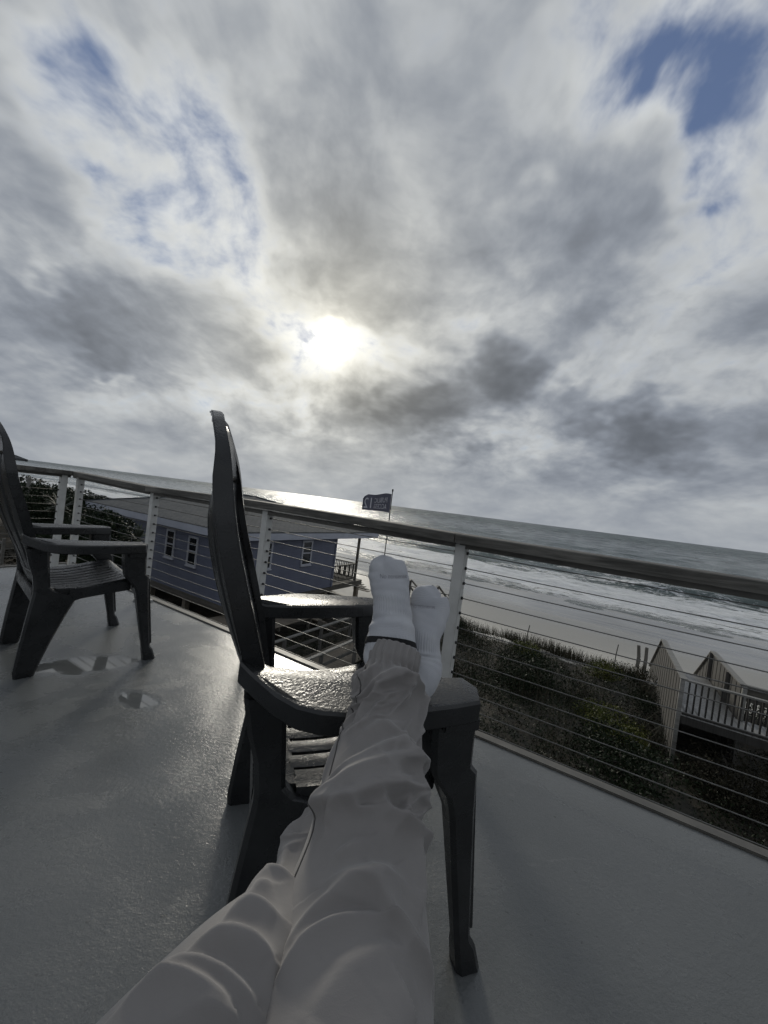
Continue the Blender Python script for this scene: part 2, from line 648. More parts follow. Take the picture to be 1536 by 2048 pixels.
bump(t, b, fo * (1.0 - wetm) + noise(t, co, 12, 3, 0.6) * 0.25 * (1.0 - wetl), 0.6, 0.12)
M['ground'] = mt

# sea
mt, t, b = new_mat('sea_water')
co = wcoord(t)
sc_, nc_ = dot(t, co, S), dot(t, co, N)
big = noise(t, vec(t, sc_ * 0.018, nc_ * 0.06, 0), 1.0, 4, 0.6, 0.5)
med = noise(t, vec(t, sc_ * 0.10, nc_ * 0.34, 0), 1.0, 7, 0.68, 1.0, off=(3, 8, 0))
lace = noise(t, vec(t, sc_ * 0.55, nc_ * 1.3, 0), 1.0, 7, 0.72, 1.6, off=(1, 2, 0))
nw = nc_ + (big - 0.5) * 22.0
ramp = t.nodes.new('ShaderNodeValToRGB')
t.links.new(nw.ss(28, 128, kind='LINEAR').s, ramp.inputs[0])
els = ramp.color_ramp.elements
prof = [(0.0, 0.50), (0.045, 0.52), (0.075, 0.22), (0.15, 0.30), (0.19, 0.60), (0.24, 0.86), (0.33, 0.80), (0.38, 0.52), (0.42, 0.16), (0.48, 0.20), (0.53, 0.55), (0.60, 0.40), (0.66, 0.15), (1.0, 0.04)]
while len(els) < len(prof): els.new(0.5)
for e, (p_, v_) in zip(els, prof):
    e.position = p_; e.color = (v_, v_, v_, 1)
bias = X(t, ramp.outputs[0])
foam = ((med - 0.5) * 1.5 + (lace - 0.5) * 1.5 + bias).ss(0.40, 0.68)
foam = foam * (lace * 1.6).min(1.0)
shal = nw.ss(30, 75)
lgn = nc_.max(5.0)._m('LOGARITHM', math.e)
chop = noise(t, vec(t, sc_ / nc_.max(5.0) * 26.0, lgn * 10.0, 0), 1.0, 5, 0.62, 0.5, off=(2, 6, 0))
far_ = nc_.ss(80, 260)
water = mixc(t, shal, (0.120, 0.130, 0.118), (0.065, 0.092, 0.088))
water = mixc(t, chop.ss(0.40, 0.62) * far_, water, (0.018, 0.034, 0.033))
setin(t, b, 'Base Color', mixc(t, foam, water, (0.80, 0.82, 0.84)))
setin(t, b, 'Roughness', (foam * 0.5 + 0.14 + nc_.ss(90, 700) * 0.16).min(0.8))
setin(t, b, 'IOR', far_ * (chop.ss(0.38, 0.62, -0.06, -0.26)) + 1.33)
rip = noise(t, vec(t, sc_ * 0.5, nc_ * 1.1, 0), 1.0, 5, 0.62, 0.3)
rip2 = noise(t, vec(t, sc_ * 0.02, nc_ * 0.07, 0), 1.0, 9, 0.72, 0.2)
hb = rip * 0.22 + rip2 * 2.4 + chop * far_ * 2.0 + lace * foam * 0.25
bump(t, b, hb, 0.75, 0.9)
M['sea'] = mt

# blue lap siding
mt, t, b = new_mat('blue_siding')
co = wcoord(t)
_, _, zz = sep(t, co)
saw = (zz / 0.19)._m('FRACT')
v1 = noise(t, co, 1.1, 5, 0.6)
setin(t, b, 'Base Color', mixc(t, v1.ss(0.3, 0.7), (0.100, 0.112, 0.158), (0.122, 0.134, 0.184)))
b.inputs['Roughness'].default_value = 0.65
bump(t, b, saw * -1.0, 0.6, 0.02)
M['blue_siding'] = mt

# shingles
mt, t, b = new_mat('shingles')
co = ocoord(t)
br = t.nodes.new('ShaderNodeTexBrick')
t.links.new(uvcoord(t), br.inputs['Vector'])
br.inputs['Scale'].default_value = 1.0
br.inputs['Brick Width'].default_value = 0.30
br.inputs['Row Height'].default_value = 0.14
br.inputs['Mortar Size'].default_value = 0.012
br.inputs['Color1'].default_value = (0.075, 0.082, 0.088, 1)
br.inputs['Color2'].default_value = (0.105, 0.112, 0.118, 1)
br.inputs['Mortar'].default_value = (0.045, 0.05, 0.055, 1)
v1 = noise(t, co, 1.5, 5, 0.6)
setin(t, b, 'Base Color', mixc(t, v1.ss(0.4, 0.8) * 0.5, br.outputs['Color'], (0.13, 0.135, 0.138)))
b.inputs['Roughness'].default_value = 0.92
b.inputs['Specular IOR Level'].default_value = 0.15
bump(t, b, X(t, br.outputs['Fac']) * -1.0, 0.6, 0.012)
M['shingle'] = mt


def leaf_mat(name, c1, c2, rough=0.55):
    mt, t, b = new_mat(name)
    co = wcoord(t)
    f = noise(t, co, 9, 3, 0.6)
    g = noise(t, co, 1.1, 3, 0.6, off=(3, 3, 3))
    setin(t, b, 'Base Color', mixc(t, (f * 0.6 + g * 0.6 - 0.1).ss(0.3, 0.7), c1, c2))
    b.inputs['Roughness'].default_value = rough
    b.inputs['Specular IOR Level'].default_value = 0.18
    return mt


M['leaf_dark'] = leaf_mat('leaf_dark', (0.006, 0.012, 0.005), (0.018, 0.029, 0.011))
M['leaf_brown'] = leaf_mat('leaf_brown', (0.009, 0.008, 0.0045), (0.026, 0.023, 0.013), 0.7)
M['leaf_yellow'] = leaf_mat('leaf_yellow', (0.045, 0.060, 0.012), (0.125, 0.130, 0.030))
M['leaf_grey'] = leaf_mat('leaf_grey', (0.040, 0.050, 0.035), (0.090, 0.100, 0.075))
M['straw'] = leaf_mat('straw', (0.032, 0.030, 0.019), (0.075, 0.068, 0.045), 0.7)

# trousers
mt, t, b = new_mat('trouser_cotton')
co = ocoord(t)
we = noise(t, co, 900, 2, 0.6)
v1 = noise(t, co, 6, 4, 0.55)
setin(t, b, 'Base Color', mixc(t, v1.ss(0.3, 0.7), (0.198, 0.188, 0.183), (0.232, 0.221, 0.214)))
b.inputs['Roughness'].default_value = 0.85
b.inputs['Specular IOR Level'].default_value = 0.25
b.inputs['Sheen Weight'].default_value = 0.25
b.inputs['Sheen Roughness'].default_value = 0.5
crs = noise(t, co, 1.0, 4, 0.55, 1.4, stretch=(9, 26, 22))
crz = ((crs - 0.5).abs() * -9.0).exp()
bump(t, b, we * 0.25 + noise(t, co, 60, 4, 0.6) * 0.2 + crz * 0.22, 0.35, 0.0016)
M['trouser'] = mt

mt, t, b = new_mat('sock_knit')
uvc = uvcoord(t)
ux, uy, _ = sep(t, uvc)
kn = noise(t, ocoord(t), 700, 2, 0.6)
ribs = (ux * 2 * math.pi * 46)._m('SINE')
hor = (uy * 2 * math.pi * 95)._m('SINE')
att = t.nodes.new('ShaderNodeAttribute'); att.attribute_name = 'rib'
rm = X(t, att.outputs['Fac'])
setin(t, b, 'Base Color', mixc(t, noise(t, ocoord(t), 14, 4, 0.6).ss(0.3, 0.75), (0.40, 0.41, 0.44), (0.48, 0.49, 0.51)))
b.inputs['Roughness'].default_value = 0.9
b.inputs['Specular IOR Level'].default_value = 0.2
b.inputs['Sheen Weight'].default_value = 0.3
bump(t, b, ribs * rm * 0.6 + hor * (1.0 - rm) * 0.10 + kn * 0.5, 0.5, 0.0016)
M['sock'] = mt
M['sock_black'] = simple('sock_black', (0.006, 0.006, 0.007), (0.012, 0.012, 0.013), 200, 0.9, bd=0.001)
M['sock_print'] = simple('sock_print', (0.17, 0.17, 0.19), (0.30, 0.30, 0.32), 160, 0.9, bd=0.0005)
M['flag_cloth'] = simple('flag_cloth', (0.10, 0.10, 0.135), (0.125, 0.125, 0.16), 4, 0.8, bd=0.002)
M['flag_print'] = simple('flag_print', (0.55, 0.55, 0.58), (0.62, 0.62, 0.66), 4, 0.8, bd=0.001)
M['seam'] = simple('seam', (0.05, 0.048, 0.046), (0.08, 0.077, 0.074), 300, 0.9, bd=0.0005)
# ================================================================== STRUCTURE
DECK_N, DECK_S = 1.86, -4.90        # front edge, left edge of our deck (deck top is z = 0)
dk = MB()
poly = [W(DECK_S, DECK_N), W(DECK_S, -3.2), W(4.2, -3.2), W(4.2, DECK_N)]
dk.v = [np.array(p) for p in poly] + [np.array(p) - ZU * 0.05 for p in poly]
dk.f = [(0, 1, 2, 3), (7, 6, 5, 4), (0, 4, 5, 1), (1, 5, 6, 2), (2, 6, 7, 3), (3, 7, 4, 0)]
deck = dk.build('deck', M['deck'])
tag(deck, kind='structure')
t1 = MB()
t1.beam(W(DECK_S - 0.02, DECK_N + 0.022, -0.008), W(4.2, DECK_N + 0.022, -0.008), 0.042, 0.034)
t1.beam(W(DECK_S - 0.02, DECK_N + 0.062, -0.03), W(4.2, DECK_N + 0.062, -0.03), 0.036, 0.05)
t1.build('edge_trim', M['trim_metal'], deck, bevel=0.004)
t1 = MB().beam(W(DECK_S - 0.022, DECK_N + 0.04, -0.008), W(DECK_S - 0.022, -3.2, -0.008), 0.042, 0.034)
t1.build('edge_trim', M['trim_metal'], deck, bevel=0.004)
MB().beam(W(DECK_S, DECK_N - 0.03, -0.2), W(4.2, DECK_N - 0.03, -0.2), 0.04, 0.28).build('rim_joist', M['dark_wood'], deck)
MB().beam(W(DECK_S + 0.03, DECK_N - 0.06, -0.2), W(DECK_S + 0.03, -3.2, -0.2), 0.04, 0.28).build('rim_joist', M['dark_wood'], deck)

SEA_Z = -6.3


def hill(s, n, seed=0):
    """smooth sum-of-sines relief, numpy"""
    r = np.random.default_rng(100 + seed)
    z = 0
    for k in range(14):
        a = r.uniform(0, 2 * math.pi); f = r.uniform(0.25, 1.6); p = r.uniform(0, 6.28)
        z = z + np.sin((s * math.cos(a) + n * math.sin(a)) * f * 2 + p) / (1 + 2.2 * f)
    return z / 3.0


def ground_z(s, n):
    s, n = np.asarray(s, float), np.asarray(n, float)
    base = np.interp(n, [-30, 2, 9, 15, 17.6, 19.0, 20.5, 22.5, 30, 46, 62], [-5.3, -5.3, -5.2, -5.05, -4.75, -4.72, -5.15, -5.62, -5.95, -6.32, -7.4])
    rel = np.interp(n, [0, 16, 19.5, 22, 30], [0.30, 0.30, 0.26, 0.06, 0.015]) * hill(s, n)
    crest = np.interp(s, [-60, -30, -12, -8, -3.5, 1, 5], [0.8, 0.6, 0.0, 0.0, 0.16, 0.0, 0.0]) * np.interp(n, [12, 16, 19, 23], [0, 1, 1, 0])
    left = np.interp(s, [-80, -40, -24, -18], [1.6, 1.2, 0.4, 0.0]) * np.interp(n, [-10, 18, 26], [1, 1, 0])
    path = -0.3 * np.exp(-((s + 8.3) / 1.2) ** 2) * np.interp(n, [10, 14, 20, 24], [0, 1, 1, 0])
    return base + rel + crest + left + path


def grid_mesh(name, ss, ns, zf, mat):
    a, b_ = np.meshgrid(ss, ns)
    z = zf(a, b_)
    v = a[..., None] * S + b_[..., None] * N + z[..., None] * ZU
    v = v.reshape(-1, 3)
    r_, c_ = a.shape
    i = np.arange(r_ * c_).reshape(r_, c_)
    f = np.stack([i[:-1, :-1], i[:-1, 1:], i[1:, 1:], i[1:, :-1]], -1).reshape(-1, 4)
    return quad_mesh(name, v, f, mat, True)


def quad_mesh(name, v, f, mat, smooth=False):
    me = bpy.data.meshes.new(name)
    v = np.asarray(v, np.float32); f = np.asarray(f, np.int32)
    k = f.shape[1]
    me.vertices.add(len(v)); me.vertices.foreach_set('co', v.ravel())
    me.loops.add(f.size); me.loops.foreach_set('vertex_index', f.ravel())
    me.polygons.add(len(f))
    me.polygons.foreach_set('loop_start', np.arange(0, f.size, k, dtype=np.int32))
    if smooth:
        me.polygons.foreach_set('use_smooth', np.ones(len(f), bool))
    me.materials.append(mat)
    me.update(calc_edges=True)
    me.validate()
    return me


ss = np.concatenate([np.linspace(-140, -32, 40)[:-1], np.linspace(-32, 22, 280), np.linspace(22, 140, 40)[1:]])
ns = np.concatenate([np.linspace(-40, 1, 12)[:-1], np.linspace(1, 24, 150), np.linspace(24, 62, 60)[1:]])
beach = obj('beach', grid_mesh('beach', ss, ns, ground_z, M['ground']))
tag(beach, kind='structure')

# sea: fan-shaped grid, real swell near the shore
ang = np.linspace(math.radians(-100), math.radians(100), 720)
rad = np.concatenate([np.geomspace(22, 260, 420), np.geomspace(262, 40000, 90)])
A_, R_ = np.meshgrid(ang, rad)
x_, y_ = np.sin(A_) * R_, np.cos(A_) * R_
s_ = x_ * S[0] + y_ * S[1]; n_ = x_ * N[0] + y_ * N[1]
zz_ = np.zeros_like(s_)
r2 = np.random.default_rng(5)
for k in range(26):
    a = math.pi / 2 + r2.normal(0, 0.45); lam = r2.uniform(1.6, 9.0); p = r2.uniform(0, 6.28)
    amp = 0.0065 * lam ** 0.9 * np.interp(R_, [22, 30, 14 * lam, 40 * lam, 1e5], [0.3, 1, 1, 0, 0])
    zz_ += amp * np.sin((s_ * math.cos(a) + n_ * math.sin(a)) * 2 * math.pi / lam + p)
wob = 3.0 * np.sin(s_ / 23.0 + 1.0) + 1.6 * np.sin(s_ / 9.0 + 2.0) + 0.7 * np.sin(s_ / 3.7)


def swell(n0, w1, w2, amp, s0=None, s1=None):
    d = n_ + wob - n0
    e = np.where(d < 0, np.exp(-(d / w1) ** 2), np.exp(-(d / w2) ** 2)) * amp
    if s0 is not None:
        e = e * (1 / (1 + np.exp(-(s_ - s0) / 3.0))) * (1 / (1 + np.exp((s_ - s1) / 6.0)))
    return e


zz_ += swell(48, 0.7, 3.0, 0.12)
zz_ += swell(57, 0.8, 4.0, 0.2)
zz_ += swell(71, 1.5, 6.5, 1.15, 2, 52)
zz_ += swell(84, 2.0, 8.0, 0.75, -60, -4)
zz_ += swell(108, 4, 9, 0.45)
zz_ += swell(140, 6, 12, 0.4)
zz_ += swell(178, 7, 14, 0.4)
zz_ = zz_ * np.interp(n_, [38, 50], [0.15, 1.0])
v = np.stack([x_, y_, zz_ + SEA_Z], -1).reshape(-1, 3)
r_, c_ = x_.shape
ii = np.arange(r_ * c_).reshape(r_, c_)
f = np.stack([ii[:-1, :-1], ii[:-1, 1:], ii[1:, 1:], ii[1:, :-1]], -1).reshape(-1, 4)[:, ::-1]
nf_ = n_.reshape(-1)
keep = (nf_[f].max(axis=1) > 27.0)
sea = obj('sea', quad_mesh('sea', v, f[keep], M['sea'], True))
tag(sea, kind='structure')

# ================================================================== OUR DECK'S CABLE RAILING
RN = DECK_N - 0.06
POST_S = [0.75, -0.59, -1.92, -3.25, -4.60]
rail = empty('cable_railing', W(-2.0, RN), 0, 'long cable railing with grey timber cap facing the sea', 'railing')
bpy.context.view_layer.update()


def inv(p, o):
    return np.array(o.matrix_world.inverted() @ Vector(p))


def wpart(mb, name, mat, parent, **k):
    """mb holds world coordinates; store them relative to the parent"""
    mi = parent.matrix_world.inverted()
    p = parent.parent
    mb.v = [np.array(mi @ Vector(q)) for q in mb.v]
    return mb.build(name, mat, parent, **k)


SNZ = (S, N, ZU)
CABLE_Z = [0.868 - 0.072 * k for k in range(12)]


def post(parent, s, n, top):
    pb = MB().box(W(s, n, (top - 0.0) / 2), 0.054, 0.054, top, SNZ)
    pb.box(W(s, n, 0.008), 0.11, 0.11, 0.016, SNZ)
    p = wpart(pb, 'post', M['white_metal'], parent, bevel=0.004)
    return p


FIT = {}


def fittings(p, s, n, axis, top=True):
    key = tuple(np.round(axis, 3))
    if key not in FIT:
        FIT[key] = MB().tube([-axis * 0.0055, axis * 0.0055], 0.0075, 8).me('cable_fitting', M['black_metal'])
    mi = p.matrix_world.inverted()
    for z in CABLE_Z:
        for sg in (-1, 1):
            o = bpy.data.objects.new('cable_fitting', FIT[key])
            link(o, p)
            o.location = mi @ Vector(W(s, n, z) + axis * sg * 0.030)


TOPS = [0.905, 0.910, 0.916, 0.912, 0.938]
bpy.context.view_layer.update()
posts = []
for s_p, tp in zip(POST_S + [2.1, 3.4], TOPS + [0.905, 0.905]):
    p = post(rail, s_p, RN, tp)
    posts.append((p, s_p))
bpy.context.view_layer.update()
for p, s_p in posts:
    fittings(p, s_p, RN, S)
# cables sag a hair and are strung through every post
order = sorted(POST_S + [2.1, 3.4])
for z in CABLE_Z:
    pts = []
    for a_, b_ in zip(order[:-1], order[1:]):
        for u in (0.0, 0.25, 0.5, 0.75):
            pts.append(W(a_ + (b_ - a_) * u, RN, z - 0.0035 * math.sin(math.pi * u)))
    pts.append(W(order[-1], RN, z))
    wpart(MB().tube(pts, 0.0023, 6), 'cable', M['steel'], rail, smooth=True)
# cap rail boards: 2x4s laid flat over a slimmer metal sub rail; they bow a little
caps = [(-4.72, -3.28, 0.992, 0.957), (-3.275, -0.61, 0.957, 0.958), (-0.605, 1.3, 0.958, 0.955), (1.305, 4.1, 0.955, 0.955)]
for a_, b_, za, zb in caps:
    secs = []
    for u in np.linspace(0, 1, 15):
        s_v = a_ + (b_ - a_) * u
        bow = 0.012 * math.sin(math.pi * u) if b_ - a_ > 1.5 and a_ < -1 else 0.0
        zt = za + (zb - za) * u + bow
        w2 = 0.066
        nn = RN - 0.005 + 0.004 * math.sin(s_v * 2.1)
        secs.append([W(s_v, nn - w2, zt - 0.043), W(s_v, nn - w2, zt - 0.004), W(s_v, nn - w2 + 0.005, zt), W(s_v, nn + w2 - 0.005, zt), W(s_v, nn + w2, zt - 0.004), W(s_v, nn + w2, zt - 0.043)])
    mb = MB().loft(secs)
    # rotate into along-board coordinates so the grain runs lengthwise
    o = empty_mid = bpy.data.objects.new('cap_rail', None)
    bpy.data.objects.remove(o)
    c0 = W((a_ + b_) / 2, RN, za)
    fr = Matrix((( S[0], N[0], 0, c0[0]), (S[1], N[1], 0, c0[1]), (0, 0, 1, c0[2]), (0, 0, 0, 1)))
    fi = fr.inverted()
    mb.v = [np.array(fi @ Vector(q)) for q in mb.v]
    c = mb.build('cap_rail', M['cap_rail'], rail)
    c.matrix_parent_inverse = Matrix.Identity(4)
    c.matrix_basis = rail.matrix_world.inverted() @ fr
    sb = MB()
    sb.beam(W(a_ + 0.01, RN, za - 0.056), W(b_ - 0.01, RN, zb - 0.056), 0.052, 0.024)
    wpart(sb, 'sub_rail', M['trim_metal'], rail)

side = empty('cable_railing', W(-4.62, 0.5), 0, 'short cable railing running back from the left deck corner', 'railing')
bpy.context.view_layer.update()
SP = [1.68, 0.3, -1.1, -2.5]
sposts = [(post(side, -4.66, n_p, 0.95), n_p) for n_p in SP]
bpy.context.view_layer.update()
for p, n_p in sposts:
    fittings(p, -4.66, n_p, N)
for z in CABLE_Z:
    wpart(MB().tube([W(-4.66, 1.68, z), W(-4.66, 1.0, z - 0.003), W(-4.66, 0.3, z), W(-4.66, -1.1, z), W(-4.66, -2.5, z)], 0.0023, 6), 'cable', M['steel'], side, smooth=True)
wpart(MB().beam(W(-4.66, 1.735, 0.972), W(-4.66, -2.6, 0.972), 0.13, 0.042), 'cap_rail', M['cap_rail'], side, bevel=0.004)
wpart(MB().beam(W(-4.66, 1.73, 0.937), W(-4.66, -2.6, 0.937), 0.05, 0.024), 'sub_rail', M['trim_metal'], side)

# ================================================================== CHAIRS
EX = [0.40, 0.50, 0.62, 0.79, 0.95, 1.105, 1.17, 1.225]
EXX = [0.056, 0.040, 0.014, -0.036, -0.084, -0.116, -0.136, -0.156]
CZ = [0.40, 0.55, 0.70, 0.84, 0.98, 1.08, 1.15, 1.23]
CC = [0.015, 0.046, 0.070, 0.078, 0.064, 0.032, 0.014, 0.006]
HZ = [0.42, 0.60, 0.80, 1.00, 1.08, 1.14, 1.19, 1.215]
HW = [0.225, 0.245, 0.268, 0.262, 0.240, 0.200, 0.135, 0.085]


def bx(y, z):
    h = interp(z, HZ, HW)
    return float(spline(EX, EXX, z)[0, 0]) - float(spline(CZ, CC, z)[0, 0]) * max(0.0, 1 - (y / max(h, 0.05)) ** 2)


def sheet(ygrid, zs, th=0.009):
    """closed curved strip: ygrid(z) gives y positions"""
    mb = MB()
    rows = []
    for z in zs:
        ys = ygrid(z)
        rows.append([(bx(y, z), y, z) for y in ys])
    nn, k = len(rows), len(rows[0])
    for sgn in (1, -1):
        for r_ in rows:
            for (x, y, z) in r_:
                mb.v.append(np.array([x + sgn * th / 2, y, z]))
    o = nn * k
    for i in range(nn - 1):
        for j in range(k - 1):
            a = i * k + j
            mb.f.append((a, a + 1, a + k + 1, a + k))
            mb.f.append((o + a, o + a + k, o + a + k + 1, o + a + 1))
    for i in range(nn - 1):
        for j in (0, k - 1):
            a = i * k + j
            mb.f.append((a, a + k, o + a + k, o + a))
    for j in range(k - 1):
        for i in (0, nn - 1):
            a = i * k + j
            mb.f.append((a, o + a, o + a + 1, a + 1))
    return mb


def seat_z(x, y=0.0):
    return float(spline([0.02, 0.10, 0.22, 0.34, 0.42, 0.46, 0.485], [0.430, 0.418, 0.420, 0.440, 0.455, 0.448, 0.415], x)[0, 0]) + 0.16 * y * y


def make_chair():
    root = bpy.data.objects.new('patio_chair', None)
    root.empty_display_size = 0.2
    link(root)
    R = M['resin']
    # backrest: perimeter frame + crest, slats inside
    path = []
    for z in np.linspace(0.42, 1.215, 34):
        h = interp(z, HZ, HW)
        path.append((bx(h, z), h, z))
    topz = 1.228
    tops = [(bx(y, 1.215) - 0.004, y, 1.215 + (topz - 1.215) * (1 - (y / 0.085) ** 2)) for y in np.linspace(0.06, -0.06, 5)]
    left = path
    right = [(x, -y, z) for (x, y, z) in path][::-1]
    full = left + tops + right
    mb = MB()
    secs = []
    for i, p in enumerate(full):
        p = np.array(p)
        d = np.array(full[min(i + 1, len(full) - 1)]) - np.array(full[max(i - 1, 0)])
        d /= np.linalg.norm(d)
        fx = np.array([1.0, 0, 0]); fx = fx - d * np.dot(fx, d); fx /= np.linalg.norm(fx)
        inn = np.cross(d, fx)
        if np.dot(inn, np.array([0, -p[1], 0.9 - p[2]])) < 0: inn = -inn
        dep = 0.031 if p[2] < 1.06 else 0.031 - 0.013 * min(1, (p[2] - 1.06) / 0.08)
        wd = 0.030
        secs.append([p + fx * 0.008, p + fx * 0.008 + inn * wd, p - fx * 0.012 + inn * wd, p - fx * 0.012 + inn * 0.010, p - fx * dep + inn * 0.010, p - fx * dep])
    mb.loft(secs)
    back = mb.build('backrest', R, root, bevel=0.003, seg=2)
    crest = sheet(lambda z: [interp(z, HZ, HW) * u * 0.93 for u in np.linspace(-1, 1, 17)], np.linspace(1.06, 1.205, 9), 0.014)
    crest.build('crest', R, back, smooth=True)
    lowb = sheet(lambda z: [interp(z, HZ, HW) * u * 0.93 for u in np.linspace(-1, 1, 17)], np.linspace(0.42, 0.50, 5), 0.014)
    lowb.build('lower_band', R, back, smooth=True)
    ns_ = 7
    for k in range(ns_):
        def yg(z, k=k):
            h = interp(z, HZ, HW) - 0.026
            w = 2 * h / ns_
            c = -h + w * (k + 0.5)
            return [c + u * (w * 0.5 - 0.006) for u in (-1, -0.5, 0, 0.5, 1)]
        sheet(yg, np.linspace(0.495, 1.068, 18), 0.010).build('slat', R, back, smooth=True)
    # seat: rim and slats
    mb = MB()
    rim = []
    for x in (0.03, 0.06, 0.10):
        rim.append([(x, y, seat_z(x, y)) for y in np.linspace(-0.255, 0.255, 13)])
    fr_ = []
    for x in (0.405, 0.43, 0.45, 0.465, 0.478, 0.484):
        fr_.append([(x, y, seat_z(x, y)) for y in np.linspace(-0.27, 0.27, 13)])

    def slab(rows, th=0.016):
        m_ = MB(); k = len(rows[0]); n_r = len(rows)
        for off in (0, th):
            for r_ in rows:
                for q in r_: m_.v.append(np.array(q) - ZU * off)
        o_ = n_r * k
        for i in range(n_r - 1):
            for j in range(k - 1):
                a = i * k + j
                m_.f.append((a, a + k, a + k + 1, a + 1)); m_.f.append((o_ + a, o_ + a + 1, o_ + a + k + 1, o_ + a + k))
        for i in range(n_r - 1):
            for j in (0, k - 1):
                a = i * k + j; m_.f.append((a, a + k, o_ + a + k, o_ + a))
        for j in range(k - 1):
            for i in (0, n_r - 1):
                a = i * k + j; m_.f.append((a, o_ + a, o_ + a + 1, a + 1))
        return m_
    for rows in (rim, fr_):
        q = slab(rows); mb.add(q.v, q.f)
    for sg in (-1, 1):
        rows = [[(x, y * sg, seat_z(x, y) + (0.004 if i == 1 else 0)) for i, y in enumerate((0.208, 0.225, 0.245, 0.268))] for x in np.linspace(0.099, 0.406, 9)]
        q = slab(rows, 0.03); mb.add(q.v, q.f)
    seat = mb.build('seat', R, root, smooth=True)
    sharpen(seat.data)
    for k in range(7):
        y0 = -0.202 + k * 0.0585
        rows = [[(x, y, seat_z(x, y) + 0.003 * math.sin(math.pi * j / 3)) for j, y in enumerate(np.linspace(y0 + 0.002, y0 + 0.0485, 4))] for x in np.linspace(0.092, 0.412, 10)]
        s_o = slab(rows, 0.012).build('slat', R, seat, smooth=True)
        sharpen(s_o.data)
    # arms
    outl_o = [(-0.045, -0.262), (-0.02, -0.292), (0.024, -0.345), (0.06, -0.383), (0.10, -0.406), (0.15, -0.418), (0.22, -0.420), (0.30, -0.416), (0.38, -0.408), (0.435, -0.398)]
    outl_i = [(0.462, -0.345), (0.452, -0.292), (0.40, -0.286), (0.30, -0.270), (0.20, -0.255), (0.10, -0.243), (0.02, -0.228), (-0.045, -0.222)]
    for sg in (-1, 1):
        mb = MB()
        ring = outl_o + outl_i
        nn = len(ring)
        cen = np.mean(np.array(ring), 0)

        def az(x): return 0.672 + 0.030 * max(0.0, (0.05 - x) / 0.095) ** 1.6

        def off_(d):
            rr_ = []
            for i in range(nn):
                p0, p1, p2 = np.array(ring[i - 1]), np.array(ring[i]), np.array(ring[(i + 1) % nn])
                tdir = (p2 - p0) / np.linalg.norm(p2 - p0)
                nrm = np.array([-tdir[1], tdir[0]])
                if np.dot(nrm, cen - p1) < 0: nrm = -nrm
                rr_.append(p1 + nrm * d)
            return rr_
        r0, r1, r2_ = off_(0.0), off_(0.004), off_(0.011)
        lv = [(r1, -0.047), (r0, -0.043), (r0, -0.008), (r1, -0.002), (r2_, 0.0)]
        for ring_, dz_ in lv:
            for (x, y) in ring_:
                mb.v.append(np.array([x, y * -sg, az(x) + dz_]))
        for l_ in range(len(lv) - 1):
            for i in range(nn):
                j = (i + 1) % nn
                mb.f.append((l_ * nn + i, l_ * nn + j, (l_ + 1) * nn + j, (l_ + 1) * nn + i))
        mb.f.append(tuple(range(nn)))
        mb.f.append(tuple((len(lv) - 1) * nn + i for i in range(nn)))
        arm = mb.build('armrest', R, root, smooth=True)
        sharpen(arm.data, 32)
        lip = MB().box((0.405, sg * 0.345, 0.615), 0.085, 0.09, 0.03)
        lip.build('bracket', R, arm, bevel=0.004)

        # legs: lofted shells
        def leg(secs_, name, parent):
            m_ = MB(); rings = []
            for (z, x0, x1, y0, y1) in secs_:
                c = 0.010
                rings.append([(x0 + c, y0 * sg, z), (x1 - c, y0 * sg, z), (x1, (y0 + c) * sg, z), (x1, (y1 - c) * sg, z), (x1 - c, y1 * sg, z), (x0 + c, y1 * sg, z), (x0, (y1 - c) * sg, z), (x0, (y0 + c) * sg, z)])
            m_.loft(rings)
            o_ = m_.build(name, R, parent, smooth=True)
            sharpen(o_.data, 28)
            return o_
        lg = leg([(0.628, 0.350, 0.456, 0.295, 0.372), (0.56, 0.356, 0.460, 0.295, 0.368), (0.50, 0.366, 0.466, 0.297, 0.362), (0.485, 0.372, 0.482, 0.297, 0.362), (0.455, 0.395, 0.486, 0.297, 0.360), (0.43, 0.415, 0.488, 0.298, 0.360),
                  (0.39, 0.428, 0.492, 0.300, 0.358), (0.22, 0.462, 0.514, 0.304, 0.352), (0.075, 0.492, 0.534, 0.306, 0.346), (0.055, 0.494, 0.548, 0.303, 0.350), (0.0, 0.505, 0.566, 0.300, 0.352)], 'leg', root)
        rb = MB().loft([[(0.470 + 0.012 * 0, 0.318 * sg, 0.47), (0.494, 0.318 * sg, 0.47), (0.494, 0.338 * sg, 0.47), (0.470, 0.338 * sg, 0.47)],
                        [(0.522, 0.320 * sg, 0.09), (0.541, 0.320 * sg, 0.09), (0.541, 0.336 * sg, 0.09), (0.522, 0.336 * sg, 0.09)]])
        rb.build('rib', R, lg, bevel=0.003)
        leg([(0.632, -0.030, 0.055, 0.232, 0.285), (0.56, -0.015, 0.062, 0.236, 0.285), (0.50, 0.004, 0.068, 0.240, 0.285), (0.44, 0.012, 0.074, 0.242, 0.286), (0.415, 0.012, 0.100, 0.243, 0.286), (0.395, 0.010, 0.165, 0.243, 0.286), (0.365, 0.006, 0.178, 0.243, 0.286),
             (0.30, -0.002, 0.150, 0.243, 0.284), (0.16, -0.018, 0.098, 0.240, 0.278), (0.03, -0.030, 0.058, 0.236, 0.272), (0.0, -0.026, 0.050, 0.238, 0.270)], 'leg', root)
        sp = MB()
        prof_ = [(0.15, 0.355), (0.20, 0.372), (0.30, 0.385), (0.42, 0.398), (0.42, 0.452), (0.30, 0.437), (0.15, 0.425)]
        a = [np.array([x, 0.262 * sg, z]) for x, z in prof_]; b_ = [np.array([x, 0.284 * sg, z]) for x, z in prof_]
        sp.loft([a, b_])
